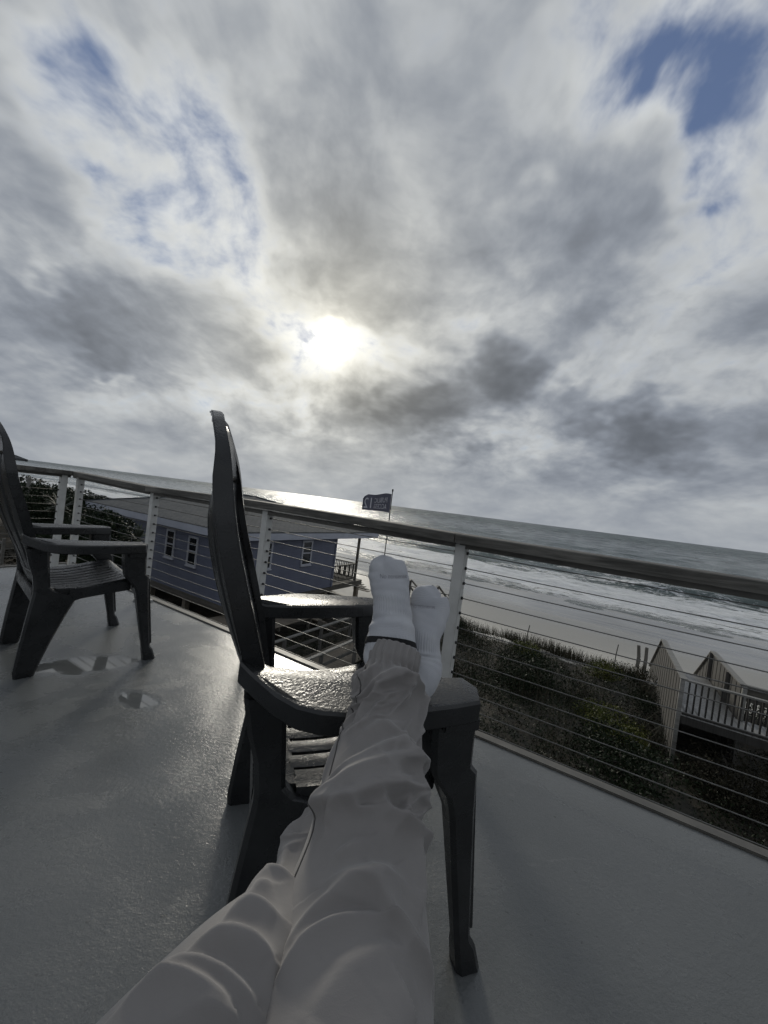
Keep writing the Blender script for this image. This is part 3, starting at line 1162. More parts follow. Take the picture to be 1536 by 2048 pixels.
        sp.build('side_panel', R, root, bevel=0.003)
    fp = MB()
    prof_ = [(-0.30, 0.455), (-0.30, 0.355), (-0.24, 0.375), (-0.12, 0.388), (0.0, 0.392), (0.12, 0.388), (0.24, 0.375), (0.30, 0.355), (0.30, 0.455)]
    prof_ += [(y, seat_z(0.45, y) - 0.016) for y in (0.24, 0.12, 0.0, -0.12, -0.24)]
    fp.loft([[np.array([0.447, y, z]) for y, z in prof_], [np.array([0.465, y, z]) for y, z in prof_]])
    fp.build('front_panel', R, root)
    MB().box((0.018, 0, 0.395), 0.016, 0.50, 0.06).build('rear_panel', R, root, bevel=0.003)
    return root


def copy_tree(o, parent=None):
    c = o.copy(); COL.objects.link(c); c.parent = parent
    for ch in list(o.children): copy_tree(ch, c)
    return c


chair_a = make_chair()
chair_b = copy_tree(chair_a)
chair_a.location = (-0.2904, 1.0285, 0.001); chair_a.rotation_euler = (0, 0, math.radians(18.6))
chair_b.location = (-1.84, 2.0, 0.001); chair_b.rotation_euler = (0, 0, math.radians(50))
tag(chair_a, 'dark grey high-back resin patio chair with feet resting on its armrest', 'chair', 'resin patio chairs on the deck')
tag(chair_b, 'dark grey resin patio chair standing by a puddle at the left edge', 'chair', 'resin patio chairs on the deck')

# ================================================================== PERSON: outstretched legs
person = empty('person', (0.0, 0.15, 0.45), 0, 'person in grey trousers and white socks with crossed feet up on a chair arm', 'person')
bpy.context.view_layer.update()
PINV = person.matrix_world.inverted()


def tube_frame(pts):
    d = np.gradient(pts, axis=0)
    d /= np.linalg.norm(d, axis=1)[:, None]
    lat = np.cross(d, ZU); lat /= np.linalg.norm(lat, axis=1)[:, None]
    up = np.cross(lat, d)
    return d, lat, up


R_AXIS = [
    (0.04, -0.12, 0.54),
    (0.012, 0.15, 0.54),
    (0.019, 0.36, 0.548),
    (0.0225, 0.42, 0.558),
    (0.0304, 0.5, 0.5937),
    (0.036, 0.58, 0.6383),
    (0.0479, 0.65, 0.6855),
    (0.0493, 0.7, 0.7413),
    (0.0587, 0.73, 0.7776),
]
R_WID = [
    (0.1, 0.09),
    (0.1, 0.085),
    (0.098, 0.08),
    (0.097, 0.079),
    (0.084, 0.072),
    (0.08, 0.068),
    (0.068, 0.06),
    (0.053, 0.048),
    (0.046, 0.043),
]
L_AXIS = [
    (-0.27, -0.12, 0.54),
    (-0.185, 0.15, 0.55),
    (-0.091, 0.346, 0.555),
    (-0.025, 0.455, 0.535),
    (0.0001, 0.5458, 0.555),
    (0.0299, 0.6515, 0.63),
    (0.043, 0.71, 0.69),
    (0.075, 0.735, 0.705),
]
L_WID = [
    (0.1, 0.09),
    (0.09, 0.082),
    (0.08, 0.073),
    (0.076, 0.07),
    (0.07, 0.064),
    (0.062, 0.055),
    (0.05, 0.042),
    (0.045, 0.042),
]
R_FOLDS = [
    ([(0.8897, -0.873), (0.9223, -0.307), (0.9449, 0.234), (0.9373, 0.701), (0.9098, 1.315)], 0.01, 0.014, 1),
    ([(0.8271, -0.602), (0.8697, -0.479), (0.9098, -0.283), (0.9398, 0.356)], 0.008, 0.011, 1),
    ([(0.7243, -0.823), (0.7444, -0.455), (0.7594, -0.209), (0.7895, 0.135), (0.8095, 0.504)], 0.011, 0.013, 1),
    ([(0.7018, -1.02), (0.7218, -0.479), (0.7469, -0.111), (0.7769, 0.381), (0.7995, 0.75)], 0.012, 0.014, 1),
    ([(0.6992, -1.02), (0.6992, -0.406), (0.7043, -0.184), (0.7218, 0.086), (0.7343, 0.406), (0.7444, 0.873)], 0.013, 0.013, -1),
    ([(0.7168, 0.111), (0.6992, 0.283), (0.6942, 0.553), (0.6917, 0.848), (0.6892, 1.389)], 0.01, 0.012, 1),
    ([(0.802, 0.381), (0.7895, 0.75), (0.797, 1.463)], 0.009, 0.012, 1),
    ([(0.6717, -0.651), (0.6892, -0.553), (0.6992, -0.406)], 0.007, 0.009, 1),
    ([(0.6341, -0.332), (0.6491, -0.135), (0.6617, 0.012)], 0.005, 0.014, 1),
    ([(0.5263, -0.651), (0.5639, -0.356), (0.609, -0.037), (0.6341, 0.332)], 0.009, 0.018, 1),
    ([(0.4937, -0.651), (0.5213, -0.406), (0.5464, -0.086), (0.5714, 0.234)], 0.011, 0.016, 1),
    ([(0.614, 0.16), (0.5789, 0.356), (0.5514, 0.602), (0.5388, 1.069)], 0.011, 0.015, -1),
    ([(0.5088, 0.479), (0.4912, 0.627), (0.4862, 0.725)], 0.006, 0.01, 1),
    ([(0.599, -0.356), (0.6241, 0.086), (0.6266, 0.528)], 0.006, 0.022, 1),
    ([(0.4687, -0.209), (0.5038, 0.012), (0.5288, 0.307), (0.5439, 0.627)], 0.008, 0.03, 1),
    ([(0.8321, -0.086), (0.8221, 0.258), (0.8095, 0.75)], 0.005, 0.014, 1),
    ([(0.8045, -0.307), (0.8246, -0.012), (0.8421, 0.356)], 0.004, 0.016, 1),
    ([(0.7644, 0.061), (0.7494, 0.184), (0.7218, 0.061)], 0.007, 0.011, -1),
    ([(0.7845, 0.75), (0.7544, 0.897), (0.7318, 1.34)], 0.006, 0.012, 1),
    ([(0.7018, -0.234), (0.6917, -0.111), (0.6992, 0.061)], 0.006, 0.009, 1),
    ([(0.6817, 0.873), (0.6642, 0.971), (0.6341, 0.996), (0.6065, 0.922)], 0.006, 0.012, 1),
]
L_FOLDS = [
    ([(0.5464, -0.479), (0.5789, -0.504), (0.599, -0.234)], 0.01, 0.012, 1),
    ([(0.5163, -0.307), (0.5338, -0.209), (0.5489, 0.061)], 0.01, 0.012, 1),
    ([(0.4887, -0.356), (0.5063, -0.16), (0.5163, 0.086), (0.5238, 0.356)], 0.012, 0.013, 1),
    ([(0.4561, -0.479), (0.4737, -0.234), (0.4862, 0.086), (0.4962, 0.504)], 0.012, 0.013, 1),
    ([(0.4386, -0.479), (0.4586, -0.258), (0.4687, 0.061), (0.4762, 0.307)], 0.012, 0.012, 1),
    ([(0.6667, -1.118), (0.7043, -1.217), (0.7218, -1.217), (0.7318, -0.996)], 0.008, 0.022, 1),
    ([(0.5915, -0.553), (0.6767, -0.848), (0.6917, -0.627)], 0.004, 0.016, -1),
    ([(0.4436, -0.012), (0.4637, 0.209), (0.4787, 0.504)], 0.008, 0.02, 1),
    ([(0.5313, -0.332), (0.5539, -0.356), (0.5689, -0.283)], 0.006, 0.012, 1),
]
R_SOCK = [
    ((0.053, 0.7, 0.742), 0.0382, 0.033, 0.033),
    ((0.046, 0.735, 0.7676), 0.0514, 0.034, 0.048),
    ((0.0455, 0.755, 0.7969), 0.0461, 0.032, 0.052),
    ((0.043, 0.775, 0.8251), 0.0408, 0.03, 0.045),
    ((0.0385, 0.79, 0.8567), 0.0376, 0.026, 0.035),
    ((0.031, 0.805, 0.8838), 0.0408, 0.022, 0.028),
    ((0.0246, 0.815, 0.908), 0.0416, 0.018, 0.022),
    ((0.0179, 0.825, 0.9271), 0.0341, 0.014, 0.017),
    ((0.0165, 0.83, 0.9382), 0.014, 0.006, 0.008),
    ((0.0165, 0.831, 0.9405), 0.002, 0.002, 0.002),
]
L_SOCK = [
    ((0.0761, 0.735, 0.695), 0.036, 0.03, 0.03),
    ((0.1118, 0.76, 0.7171), 0.0382, 0.034, 0.04),
    ((0.117, 0.785, 0.7434), 0.0382, 0.033, 0.05),
    ((0.1155, 0.8, 0.7799), 0.0339, 0.03, 0.045),
    ((0.1195, 0.815, 0.8126), 0.0408, 0.025, 0.035),
    ((0.1235, 0.825, 0.8421), 0.0429, 0.02, 0.027),
    ((0.1181, 0.832, 0.8619), 0.0367, 0.017, 0.02),
    ((0.1234, 0.838, 0.8777), 0.0225, 0.011, 0.013),
    ((0.1258, 0.84, 0.8864), 0.008, 0.004, 0.004),
    ((0.126, 0.84, 0.888), 0.002, 0.002, 0.002),
]
STRIPE = (33, 41)


def fold_field(tt, ph, rad_, L, folds):
    """ridges drawn on the unrolled leg: tt*L and ph*rad in metres"""
    out_ = np.zeros_like(tt)
    px = tt * L
    for (pts, amp, wid, asym) in folds:
        best = np.full(tt.shape, 1e9); side_ = np.zeros_like(tt); along = np.zeros_like(tt)
        k = len(pts) - 1
        for i in range(k):
            (t0, p0), (t1, p1) = pts[i], pts[i + 1]
            ax_, ay_ = t0 * L, p0 * 0.075
            bx_, by_ = t1 * L, p1 * 0.075
            dx_, dy_ = bx_ - ax_, by_ - ay_
            l2 = dx_ * dx_ + dy_ * dy_ + 1e-9
            qy = ph * 0.075
            u = np.clip(((px - ax_) * dx_ + (qy - ay_) * dy_) / l2, 0, 1)
            ex, ey = px - (ax_ + u * dx_), qy - (ay_ + u * dy_)
            dd = np.sqrt(ex * ex + ey * ey)
            m_ = dd < best
            best = np.where(m_, dd, best)
            cr = dx_ * (qy - ay_) - dy_ * (px - ax_)
            side_ = np.where(m_, np.sign(cr), side_)
            along = np.where(m_, (i + u) / k, along)
        taper = np.clip(np.sin(math.pi * np.clip(along * 0.86 + 0.07, 0, 1)), 0, 1) ** 0.7
        x = best / (wid * np.interp(tt, [0.45, 0.7], [0.47, 0.50]))
        soft = np.where(side_ * asym > 0, x / 2.3, x)
        out_ += amp * np.interp(tt, [0.5, 0.72], [1.75, 2.75]) * taper * np.exp(-1.25 * (soft ** 2 + 0.035) ** 0.6)
    return out_


def cloth_noise(tt, ph, L, seed, amp):
    r_ = np.random.default_rng(seed); z = 0
    for k in range(16):
        f = r_.uniform(6, 42); a = r_.normal(0.9, 0.5); p = r_.uniform(0, 6.28)
        z = z + np.sin((tt * L * math.cos(a) + ph * 0.075 * math.sin(a)) * f * 2 + p + 1.5 * np.sin(ph * 1.3 + k)) / (f ** 0.8)
    return z * amp


def leg_mesh(axis, widths, folds, seed, cuff=True, nt_=520, nph=220):
    axis = np.array(axis); widths = np.array(widths)
    seg = np.concatenate([[0], np.cumsum(np.linalg.norm(np.diff(axis, axis=0), axis=1))])
    L = seg[-1]; ts = seg / L
    t_ = np.linspace(0, 1, nt_)
    C = spline(ts, axis, t_); wd = spline(ts, widths, t_)
    d, lat, up = tube_frame(C)
    ph = np.linspace(-math.pi, math.pi, nph, endpoint=False)
    T2, P2 = np.meshgrid(t_, ph, indexing='ij')
    disp = fold_field(T2, P2, None, L, folds) * 1.0 + cloth_noise(T2, P2, L, seed, 0.0016)
    disp = disp - 0.008
    disp = np.where(disp > 0.018, 0.018 + (disp - 0.018) * 0.35, disp)
    # elastic cuff: gathered band at the ankle end
    cf = 1 - 0.038 / L
    gath = np.clip((T2 - (cf - 0.05)) / 0.05, 0, 1)
    disp = disp * (1 - 0.8 * np.clip((T2 - cf + 0.02) / 0.02, 0, 1))
    disp += 0.0024 * gath * np.sin(P2 * 21 + 0.8 * np.sin(P2 * 3)) * np.where(T2 > cf, 0.8, 1.2)
    disp -= 0.005 * np.exp(-((T2 - cf) / 0.010) ** 2)
    disp += 0.006 * np.exp(-((T2 - cf + 0.03) / 0.022) ** 2)
    a = wd[:, 0][:, None]; b_ = wd[:, 1][:, None]
    ex = 2.25
    cs, sn_ = np.sin(P2), np.cos(P2)       # ph = 0 is the top
    sx = np.sign(cs) * np.abs(cs) ** (2 / ex) * (a + disp)
    sy = np.sign(sn_) * np.abs(sn_) ** (2 / ex) * (b_ + disp)
    V = C[:, None, :] + sx[..., None] * lat[:, None, :] + sy[..., None] * up[:, None, :]
    # turned-in hem at the ankle
    hem = [V[-1]]
    for k_, (sc0, bk) in enumerate(((0.96, 0.001), (0.90, -0.002), (0.86, -0.012))):
        hem.append(C[-1] + (V[-1] - C[-1]) * sc0 + d[-1] * bk)
    V = np.concatenate([V, np.array(hem[1:])], 0)
    return V, T2


def tube_faces(nr, nc, base=0):
    i = np.arange(nr * nc).reshape(nr, nc) + base
    j = np.roll(i, -1, axis=1)
    return np.stack([i[:-1], j[:-1], j[1:], i[1:]], -1).reshape(-1, 4)


def random_folds(seed, cnt, t0, t1, amp):
    r_ = np.random.default_rng(seed); fo = []
    for k in range(cnt):
        t_ = r_.uniform(t0, t1); p_ = r_.uniform(-1.3, 1.3); ln = r_.uniform(0.3, 0.75); sl_ = r_.normal(0.022, 0.02)
        fo.append(([(t_ - sl_, p_ - ln / 2), (t_ + r_.normal(0, 0.004), p_), (t_ + sl_, p_ + ln / 2)], amp * r_.uniform(0.5, 1.2), r_.uniform(0.005, 0.010), r_.choice([-1, 1])))
    return fo


R_FOLDS += random_folds(71, 16, 0.86, 0.945, 0.005) + random_folds(72, 16, 0.68, 0.86, 0.0035)
L_FOLDS += random_folds(74, 8, 0.7, 0.9, 0.004)
VR, _ = leg_mesh(R_AXIS, R_WID, R_FOLDS, 3)
VL, _ = leg_mesh(L_AXIS, L_WID, L_FOLDS, 8)
allv = np.concatenate([VR.reshape(-1, 3), VL.reshape(-1, 3)])
allf = np.concatenate([tube_faces(*VR.shape[:2]), tube_faces(*VL.shape[:2], base=VR.shape[0] * VR.shape[1])])
# seat of the trousers behind the viewer
pu, pv = np.meshgrid(np.linspace(0, math.pi, 24), np.linspace(0, 2 * math.pi, 40, endpoint=False), indexing='ij')
pel = np.stack([-0.09 + 0.20 * np.sin(pu) * np.cos(pv), -0.13 + 0.12 * np.cos(pu), 0.55 + 0.105 * np.sin(pu) * np.sin(pv)], -1)
pf = tube_faces(24, 40, base=len(allv))
allv = np.concatenate([allv, pel.reshape(-1, 3)]); allf = np.concatenate([allf, pf])
allv = allv - np.array(person.location)
trousers = obj('trousers', quad_mesh('trousers', allv, allf, M['trouser'], True), person)
bm = bmesh.new(); bm.from_mesh(trousers.data); bmesh.ops.recalc_face_normals(bm, faces=bm.faces); bm.to_mesh(trousers.data); bm.free()

# inseam: a thin ridge of stitching along the inner side of the upper leg
sv = [VR[i, int((-(1.02 - 0.25 * (i / 520.0 - 0.6)) + math.pi) / (2 * math.pi) * VR.shape[1])] for i in range(210, 504, 2)]
cvv = VR.mean(axis=1)
sv = [q + (q - cvv[i]) / np.linalg.norm(q - cvv[i]) * 0.0002 - np.array(person.location) for q, i in zip(sv, range(210, 504, 2))]
MB().tube(sv, 0.0011, 6).build('seam', M['seam'], trousers, smooth=True)


def sock(secs, ribs, seed, toe_notch):
    """secs: (centre, half width, dorsal, plantar); lofted knit sock"""
    cen = np.array([q[0] for q in secs]); dim = np.array([q[1:] for q in secs])
    seg = np.concatenate([[0], np.cumsum(np.linalg.norm(np.diff(cen, axis=0), axis=1))]); ts = seg / seg[-1]
    t_ = np.linspace(0, 1, 150)
    C = spline(ts, cen, t_); dd = spline(ts, dim, t_)
    dd = np.maximum(dd, 0.002)
    d = np.gradient(C, axis=0); d /= np.linalg.norm(d, axis=1)[:, None]
    view = np.array(EYE) - C; view /= np.linalg.norm(view, axis=1)[:, None]
    view = view * 0.6 + np.array([0, -1.0, 0.25]) * 0.4
    lat = np.cross(d, view); lat /= np.linalg.norm(lat, axis=1)[:, None]
    dor = np.cross(lat, d)
    if np.mean(np.sum(dor * view, 1)) < 0: dor = -dor
    ph = np.linspace(-math.pi, math.pi, 110, endpoint=False)
    T2, P2 = np.meshgrid(t_, ph, indexing='ij')
    s_, c_ = np.sin(P2), np.cos(P2)
    ex = 2.2
    a = dd[:, 0][:, None]; b_ = np.where(c_ > 0, dd[:, 1][:, None], dd[:, 2][:, None])
    r_ = np.random.default_rng(seed); wr = 0
    for k in range(12):
        f = r_.uniform(3, 14); q = r_.integers(1, 5); wr = wr + np.sin(T2 * f * 6.28 + q * P2 + r_.uniform(0, 6.28)) / f
    disp = 0.0016 * wr
    for (t0, w0, am) in ribs['creases']:
        disp += am * np.exp(-((T2 - t0 - 0.02 * np.cos(P2 * 1.0)) / w0) ** 2) * np.clip(c_ + 0.4, 0, 1)
    # toe shapes pressing through the knit
    for (p0, w0, am) in toe_notch:
        disp += am * np.exp(-((P2 - p0) / w0) ** 2) * np.clip((T2 - 0.80) / 0.12, 0, 1)
    V = C[:, None, :] + (np.sign(s_) * np.abs(s_) ** (2 / ex) * (a + disp))[..., None] * lat[:, None, :] + (np.sign(c_) * np.abs(c_) ** (2 / ex) * (b_ + disp))[..., None] * dor[:, None, :]
    nr, nc = V.shape[:2]
    f = tube_faces(nr, nc)
    me = quad_mesh('sock', V.reshape(-1, 3) - np.array(person.location), f, M['sock'], True)
    rib = np.zeros_like(T2)
    for (t0, t1) in ribs['bands']:
        rib = np.maximum(rib, np.clip((T2 - t0) / 0.02, 0, 1) * np.clip((t1 - T2) / 0.02, 0, 1))
    at_ = me.attributes.new('rib', 'FLOAT', 'POINT'); at_.data.foreach_set('value', rib.ravel().astype(np.float32))
    uvl = me.uv_layers.new(name='UVMap')
    li = np.zeros(len(me.loops), np.int32); me.loops.foreach_get('vertex_index', li)
    uu = ((P2 + math.pi) / (2 * math.pi)).ravel()[li]; vv = T2.ravel()[li]
    uu = np.where((uu.reshape(-1, 4).max(1, keepdims=True) - uu.reshape(-1, 4) > 0.5), uu.reshape(-1, 4) + 1, uu.reshape(-1, 4)).ravel()
    uvl.data.foreach_set('uv', np.stack([uu, vv], -1).ravel().astype(np.float32))
    o = obj('sock', me, person)
    bm = bmesh.new(); bm.from_mesh(me); bmesh.ops.recalc_face_normals(bm, faces=bm.faces); bm.to_mesh(me); bm.free()
    return o, V


sr, VSR = sock(R_SOCK, dict(bands=[(0.46, 0.64), (0.14, 0.30)], creases=[(0.36, 0.03, 0.0022), (0.42, 0.025, -0.0015), (0.72, 0.03, 0.001)]), 4, [(-0.75, 0.45, 0.006), (-0.18, 0.16, -0.0045), (0.35, 0.5, 0.003)])
sl, VSL = sock(L_SOCK, dict(bands=[(0.40, 0.56)], creases=[(0.30, 0.02, 0.0016), (0.34, 0.02, -0.001), (0.38, 0.02, 0.0014), (0.25, 0.02, 0.0012)]), 9, [(0.5, 0.5, 0.004), (-0.5, 0.5, 0.002)])
sr['label'] = 'white knit sock on the upper foot, black stripe at the ankle'
sl['label'] = 'white knit sock on the lower foot at the right'


def text_mesh(txt, size=1.0):
    cu = bpy.data.curves.new('txt', 'FONT'); cu.body = txt; cu.size = size; cu.resolution_u = 3
    o = bpy.data.objects.new('txt', cu); COL.objects.link(o)
    bpy.context.view_layer.update()
    me = bpy.data.meshes.new_from_object(o.evaluated_get(bpy.context.evaluated_depsgraph_get()))
    v = np.array([q.co for q in me.vertices]); f = [tuple(p.vertices) for p in me.polygons]
    bpy.data.objects.remove(o); bpy.data.meshes.remove(me)
    v[:, 0] -= v[:, 0].min()
    return v, f


def sock_print(parent, V, txt, centre, width, height, ax, ay):
    v, f = text_mesh(txt)
    w = v[:, 0].max(); h = v[:, 1].max() - v[:, 1].min()
    tri = [tuple(q) for q in tube_faces(*V.shape[:2])]
    bv = BVHTree.FromPolygons([Vector(q) for q in V.reshape(-1, 3)], tri)
    outv = []
    ax, ay = np.array(ax), np.array(ay)
    nrm = np.cross(ax, ay)
    for q in v:
        p = np.array(centre) + ax * ((q[0] / w - 0.5) * width) + ay * ((q[1] / h - 0.5) * height) + nrm * 0.2
        hit = bv.ray_cast(Vector(p), Vector(-nrm))
        loc = np.array(hit[0]) if hit[0] is not None else p - nrm * 0.2
        outv.append(loc + nrm * 0.0007 - np.array(person.location))
    me = mesh_data('lettering', outv, f, M['sock_print'])
    obj('lettering', me, parent)


PAX, PAY = (0.9921, 0.0, 0.1253), (-0.1253, 0.0, 0.9921)
sock_print(sr, VSR, 'No nonsense', (0.0363, 0.8, 0.9058), 0.056, 0.0085, PAX, PAY)
sock_print(sl, VSL, 'No nonsense', (0.1068, 0.81, 0.8476), 0.050, 0.0075, PAX, PAY)

# black stripe just above the trouser cuff
C_ = VSR.mean(axis=1)
k0, k1 = STRIPE
band = []
for k in range(k0, k1 + 1):
    band.append(C_[k] + (VSR[k] - C_[k]) * 1.02)
band = np.array(band)
sm = quad_mesh('stripe', band.reshape(-1, 3) - np.array(person.location), tube_faces(*band.shape[:2]), M['sock_black'], True)
obj('stripe', sm, sr)

# ================================================================== BUILT THINGS BEYOND THE DECK
def thing(name, s, n, z, label, cat, group=None):
    return empty(name, W(s, n, z), TH, label, cat, group)      # local x = along shore, y = seaward


def piece(name, me, parent, loc, rot=None):
    o = bpy.data.objects.new(name, me)
    link(o, parent)
    o.location = loc
    if rot: o.rotation_euler = rot
    return o


def unit_box(name, sx, sy, sz, mat, bevel=0.0):
    mb = MB().box((0, 0, 0), sx, sy, sz)
    return mb.me(name, mat, bevel=bevel, seg=1)


# ---- blue house -------------------------------------------------------------
HX0, HX1, HY0, HY1 = -11.2, 0.0, 0.0, 6.75
house = thing('beach_house', -12.48, 10.07, -3.72, 'blue sided beach house on piles with grey shingled hip roof', 'house')
MB().box(((HX0 + HX1) / 2, HY1 / 2, 1.43), HX1 - HX0, HY1, 2.86).build('wall', M['blue_siding'], house)
MB().box(((HX0 + HX1) / 2, 4.9, -0.13), HX1 - HX0 - 0.1, 9.8, 0.24).build('floor_frame', M['dark_wood'], house)
# roof
ex0, ex1, ey0, ey1, ez, rz_ = -11.55, 0.35, -0.35, 10.45, 3.02, 4.32
ry = (ey0 + ey1) / 2
ra, rb_ = (-6.25, ry, rz_), (-4.85, ry, rz_)
cs = [(ex0, ey0, ez), (ex1, ey0, ez), (ex1, ey1, ez), (ex0, ey1, ez)]
rv = cs + [ra, rb_] + [(x, y, z - 0.05) for (x, y, z) in cs]
rf = [(0, 1, 5, 4), (1, 2, 5), (2, 3, 4, 5), (3, 0, 4), (0, 6, 7, 1), (1, 7, 8, 2), (2, 8, 9, 3), (3, 9, 6, 0), (9, 8, 7, 6)]
rme = mesh_data('roof', rv, rf, M['shingle'])
uvl = rme.uv_layers.new(name='UVMap')
for p in rme.polygons:
    nrm = np.array(p.normal)
    hor = np.cross(ZU, nrm)
    hor = hor / np.linalg.norm(hor) if np.linalg.norm(hor) > 1e-4 else np.array([1.0, 0, 0])
    sl_ = np.cross(nrm, hor)
    for li_ in p.loop_indices:
        c = np.array(rme.vertices[rme.loops[li_].vertex_index].co)
        uvl.data[li_].uv = (float(c @ hor), float(c @ sl_))
roof = obj('roof', rme, house)
capm = MB()
for a_, b_ in ((cs[0], ra), (cs[1], rb_), (cs[2], rb_), (cs[3], ra), (ra, rb_)):
    capm.beam(np.array(a_) + ZU * 0.015, np.array(b_) + ZU * 0.015, 0.22, 0.03)
capm.build('ridge_cap', M['shingle'], roof)
MB().tube([(-8.9, 1.9, 3.5), (-8.9, 1.9, 3.95)], 0.05, 10).build('vent_pipe', M['black_metal'], roof)
for (a_, b_) in ((cs[0], cs[1]), (cs[1], cs[2]), (cs[2], cs[3]), (cs[3], cs[0])):
    a2, b2 = np.array(a_), np.array(b_)
    MB().beam(a2 - ZU * 0.20, b2 - ZU * 0.20, 0.035, 0.29).build('fascia', M['fascia'], roof)
MB().box(((ex0 + ex1) / 2, ry, ez - 0.15), ex1 - ex0 - 0.05, ey1 - ey0 - 0.05, 0.02).build('soffit', M['fascia'], roof)


def window(parent, c, w, h, face):
    """face 'y' looks to -y, face 'x' looks to +x"""
    wx = np.array([1.0, 0, 0]) if face == 'y' else np.array([0, 1.0, 0])
    nv = np.array([0, -1.0, 0]) if face == 'y' else np.array([1.0, 0, 0])
    c = np.array(c)
    fb = MB(); fw = 0.085

    def bar(u0, u1, v0, v1, d0, d1, mb):
        mb.box(c + wx * (u0 + u1) / 2 + ZU * (v0 + v1) / 2 + nv * (d0 + d1) / 2, abs(u1 - u0), abs(d1 - d0), abs(v1 - v0), (wx, nv, ZU))
    bar(-w / 2 - fw, -w / 2, -h / 2 - fw, h / 2 + fw, -0.02, 0.045, fb)
    bar(w / 2, w / 2 + fw, -h / 2 - fw, h / 2 + fw, -0.02, 0.045, fb)
    bar(-w / 2, w / 2, h / 2, h / 2 + fw, -0.02, 0.043, fb)
    bar(-w / 2, w / 2, -h / 2 - fw, -h / 2, -0.02, 0.043, fb)
    o = fb.build('window', M['win_frame'], parent)
    sb = MB(); bar(-w / 2 - 0.1, w / 2 + 0.1, -h / 2 - fw - 0.035, -h / 2 - fw + 0.004, -0.01, 0.085, sb); sb.build('sill', M['win_frame'], o)
    mr = MB(); bar(-w / 2, w / 2, -0.03, 0.03, 0.008, 0.034, mr); mr.build('meeting_rail', M['win_frame'], o)
    for v0, v1 in ((-h / 2, -0.03), (0.03, h / 2)):
        pb = MB(); bar(-w / 2, w / 2, v0, v1, 0.003, 0.012, pb); pb.build('pane', M['glass'], o)
    mu = MB(); bar(-w / 2, w / 2, h / 4 - 0.012, h / 4 + 0.012, 0.012, 0.024, mu); mu.build('muntin', M['win_frame'], o)
    return o


z0 = 3.72
for sc0, wz in ((-16.545, -1.86), (-14.90, -1.92), (-19.96, -1.83), (-22.4, -1.85)):
    window(house, (sc0 + 12.48, HY0, wz + z0), 0.50, 1.10, 'y')
for nc0 in (14.46, 11.83):
    window(house, (0.0, nc0 - 10.07, -1.77 + z0), 0.56, 1.06, 'x')
MB().box((0.012, 0.06, 1.43), 0.05, 0.12, 2.86).build('corner_board', M['blue_siding'], house)
MB().box((0.012, 6.70, 1.43), 0.05, 0.12, 2.86).build('corner_board', M['blue_siding'], house)
pile_me = unit_box('pile', 0.22, 0.22, 1.9, M['brown_wood'])
for ix in range(5):
    for iy in range(4):
        piece('pile', pile_me, house, (-0.25 - ix * 2.68, 0.3 + iy * 3.1, -1.2))
# porch towards the sea
pd = MB().box((-5.6, 8.25, 0.02), 11.2, 3.0, 0.06); pd.build('porch_floor', M['dark_wood'], house)
pp_me = unit_box('porch_post', 0.12, 0.12, 2.8, M['dark_wood'])
for x in (-0.15, -3.8, -7.4, -11.0):
    piece('porch_post', pp_me, house, (x, 9.15, 1.45))
pr = MB()
pr.beam((-0.15, 6.8, 1.06), (-0.15, 9.1, 1.06), 0.10, 0.05); pr.beam((-0.15, 6.8, 0.20), (-0.15, 9.1, 0.20), 0.05, 0.08)
pr.beam((-0.15, 9.15, 1.06), (-11.0, 9.15, 1.06), 0.10, 0.05); pr.beam((-0.15, 9.15, 0.20), (-11.0, 9.15, 0.20), 0.05, 0.08)
prail = pr.build('porch_railing', M['dark_wood'], house)
bal_me = unit_box('baluster', 0.04, 0.04, 0.86, M['dark_wood'])
for k in range(18):
    piece('baluster', bal_me, prail, (-0.15, 6.87 + k * 0.128, 0.62))
for k in range(60):
    piece('baluster', bal_me, prail, (-0.35 - k * 0.13, 9.15, 0.62))
# dark lattice steps at the seaward corner
stp = MB()
for k in range(6):
    stp.box((-0.9 - 0.0 * k, 9.9 + 0.27 * k, -0.05 - 0.18 * k), 1.2, 0.28, 0.04)
stp.build('porch_steps', M['dark_wood'], house)

# ---- low timber landing beside the house --------------------------------------
land_ = thing('timber_landing', -11.9, 9.2, -4.2, 'low brown timber landing beside the blue house', 'platform')
lm = unit_box('plank', 0.135, 3.9, 0.04, M['brown_wood'], 0.004)
for k in range(16):
    piece('plank', lm, land_, (-0.9 + k * 0.148, 1.95, 0.0 + 0.003 * (k % 3)))
fr2 = MB()
for y in (0.1, 1.95, 3.8): fr2.box((0.2, y, -0.1), 2.4, 0.05, 0.16)
for x in (-0.9, 1.3):
    for y in (0.15, 3.75): fr2.box((x, y, -0.6), 0.1, 0.1, 0.84)
fr2.build('frame', M['dark_wood'], land_)
steps = thing('timber_steps', -10.95, 13.4, -4.35, 'dark timber steps between the landing and the sand', 'steps')
st_me = unit_box('tread', 1.3, 0.26, 0.04, M['brown_wood'], 0.004)
for k in range(5):
    piece('tread', st_me, steps, (0, 0.28 * k, -0.15 * k))
sm_ = MB()
for x in (-0.68, 0.68): sm_.beam((x, -0.2, -0.02), (x, 1.4, -0.88), 0.05, 0.22)
sm_.build('stringer', M['dark_wood'], steps)

# ---- access boardwalk below us ---------------------------------------------------
bw = thing('access_boardwalk', -8.3, 6.0, -4.95, 'grey access boardwalk with pale handrails beside the blue house, running to the beach', 'boardwalk')


def bz(y):
    return interp(y, [0, 8.0, 13.5], [0.0, 0.0, 1.05])


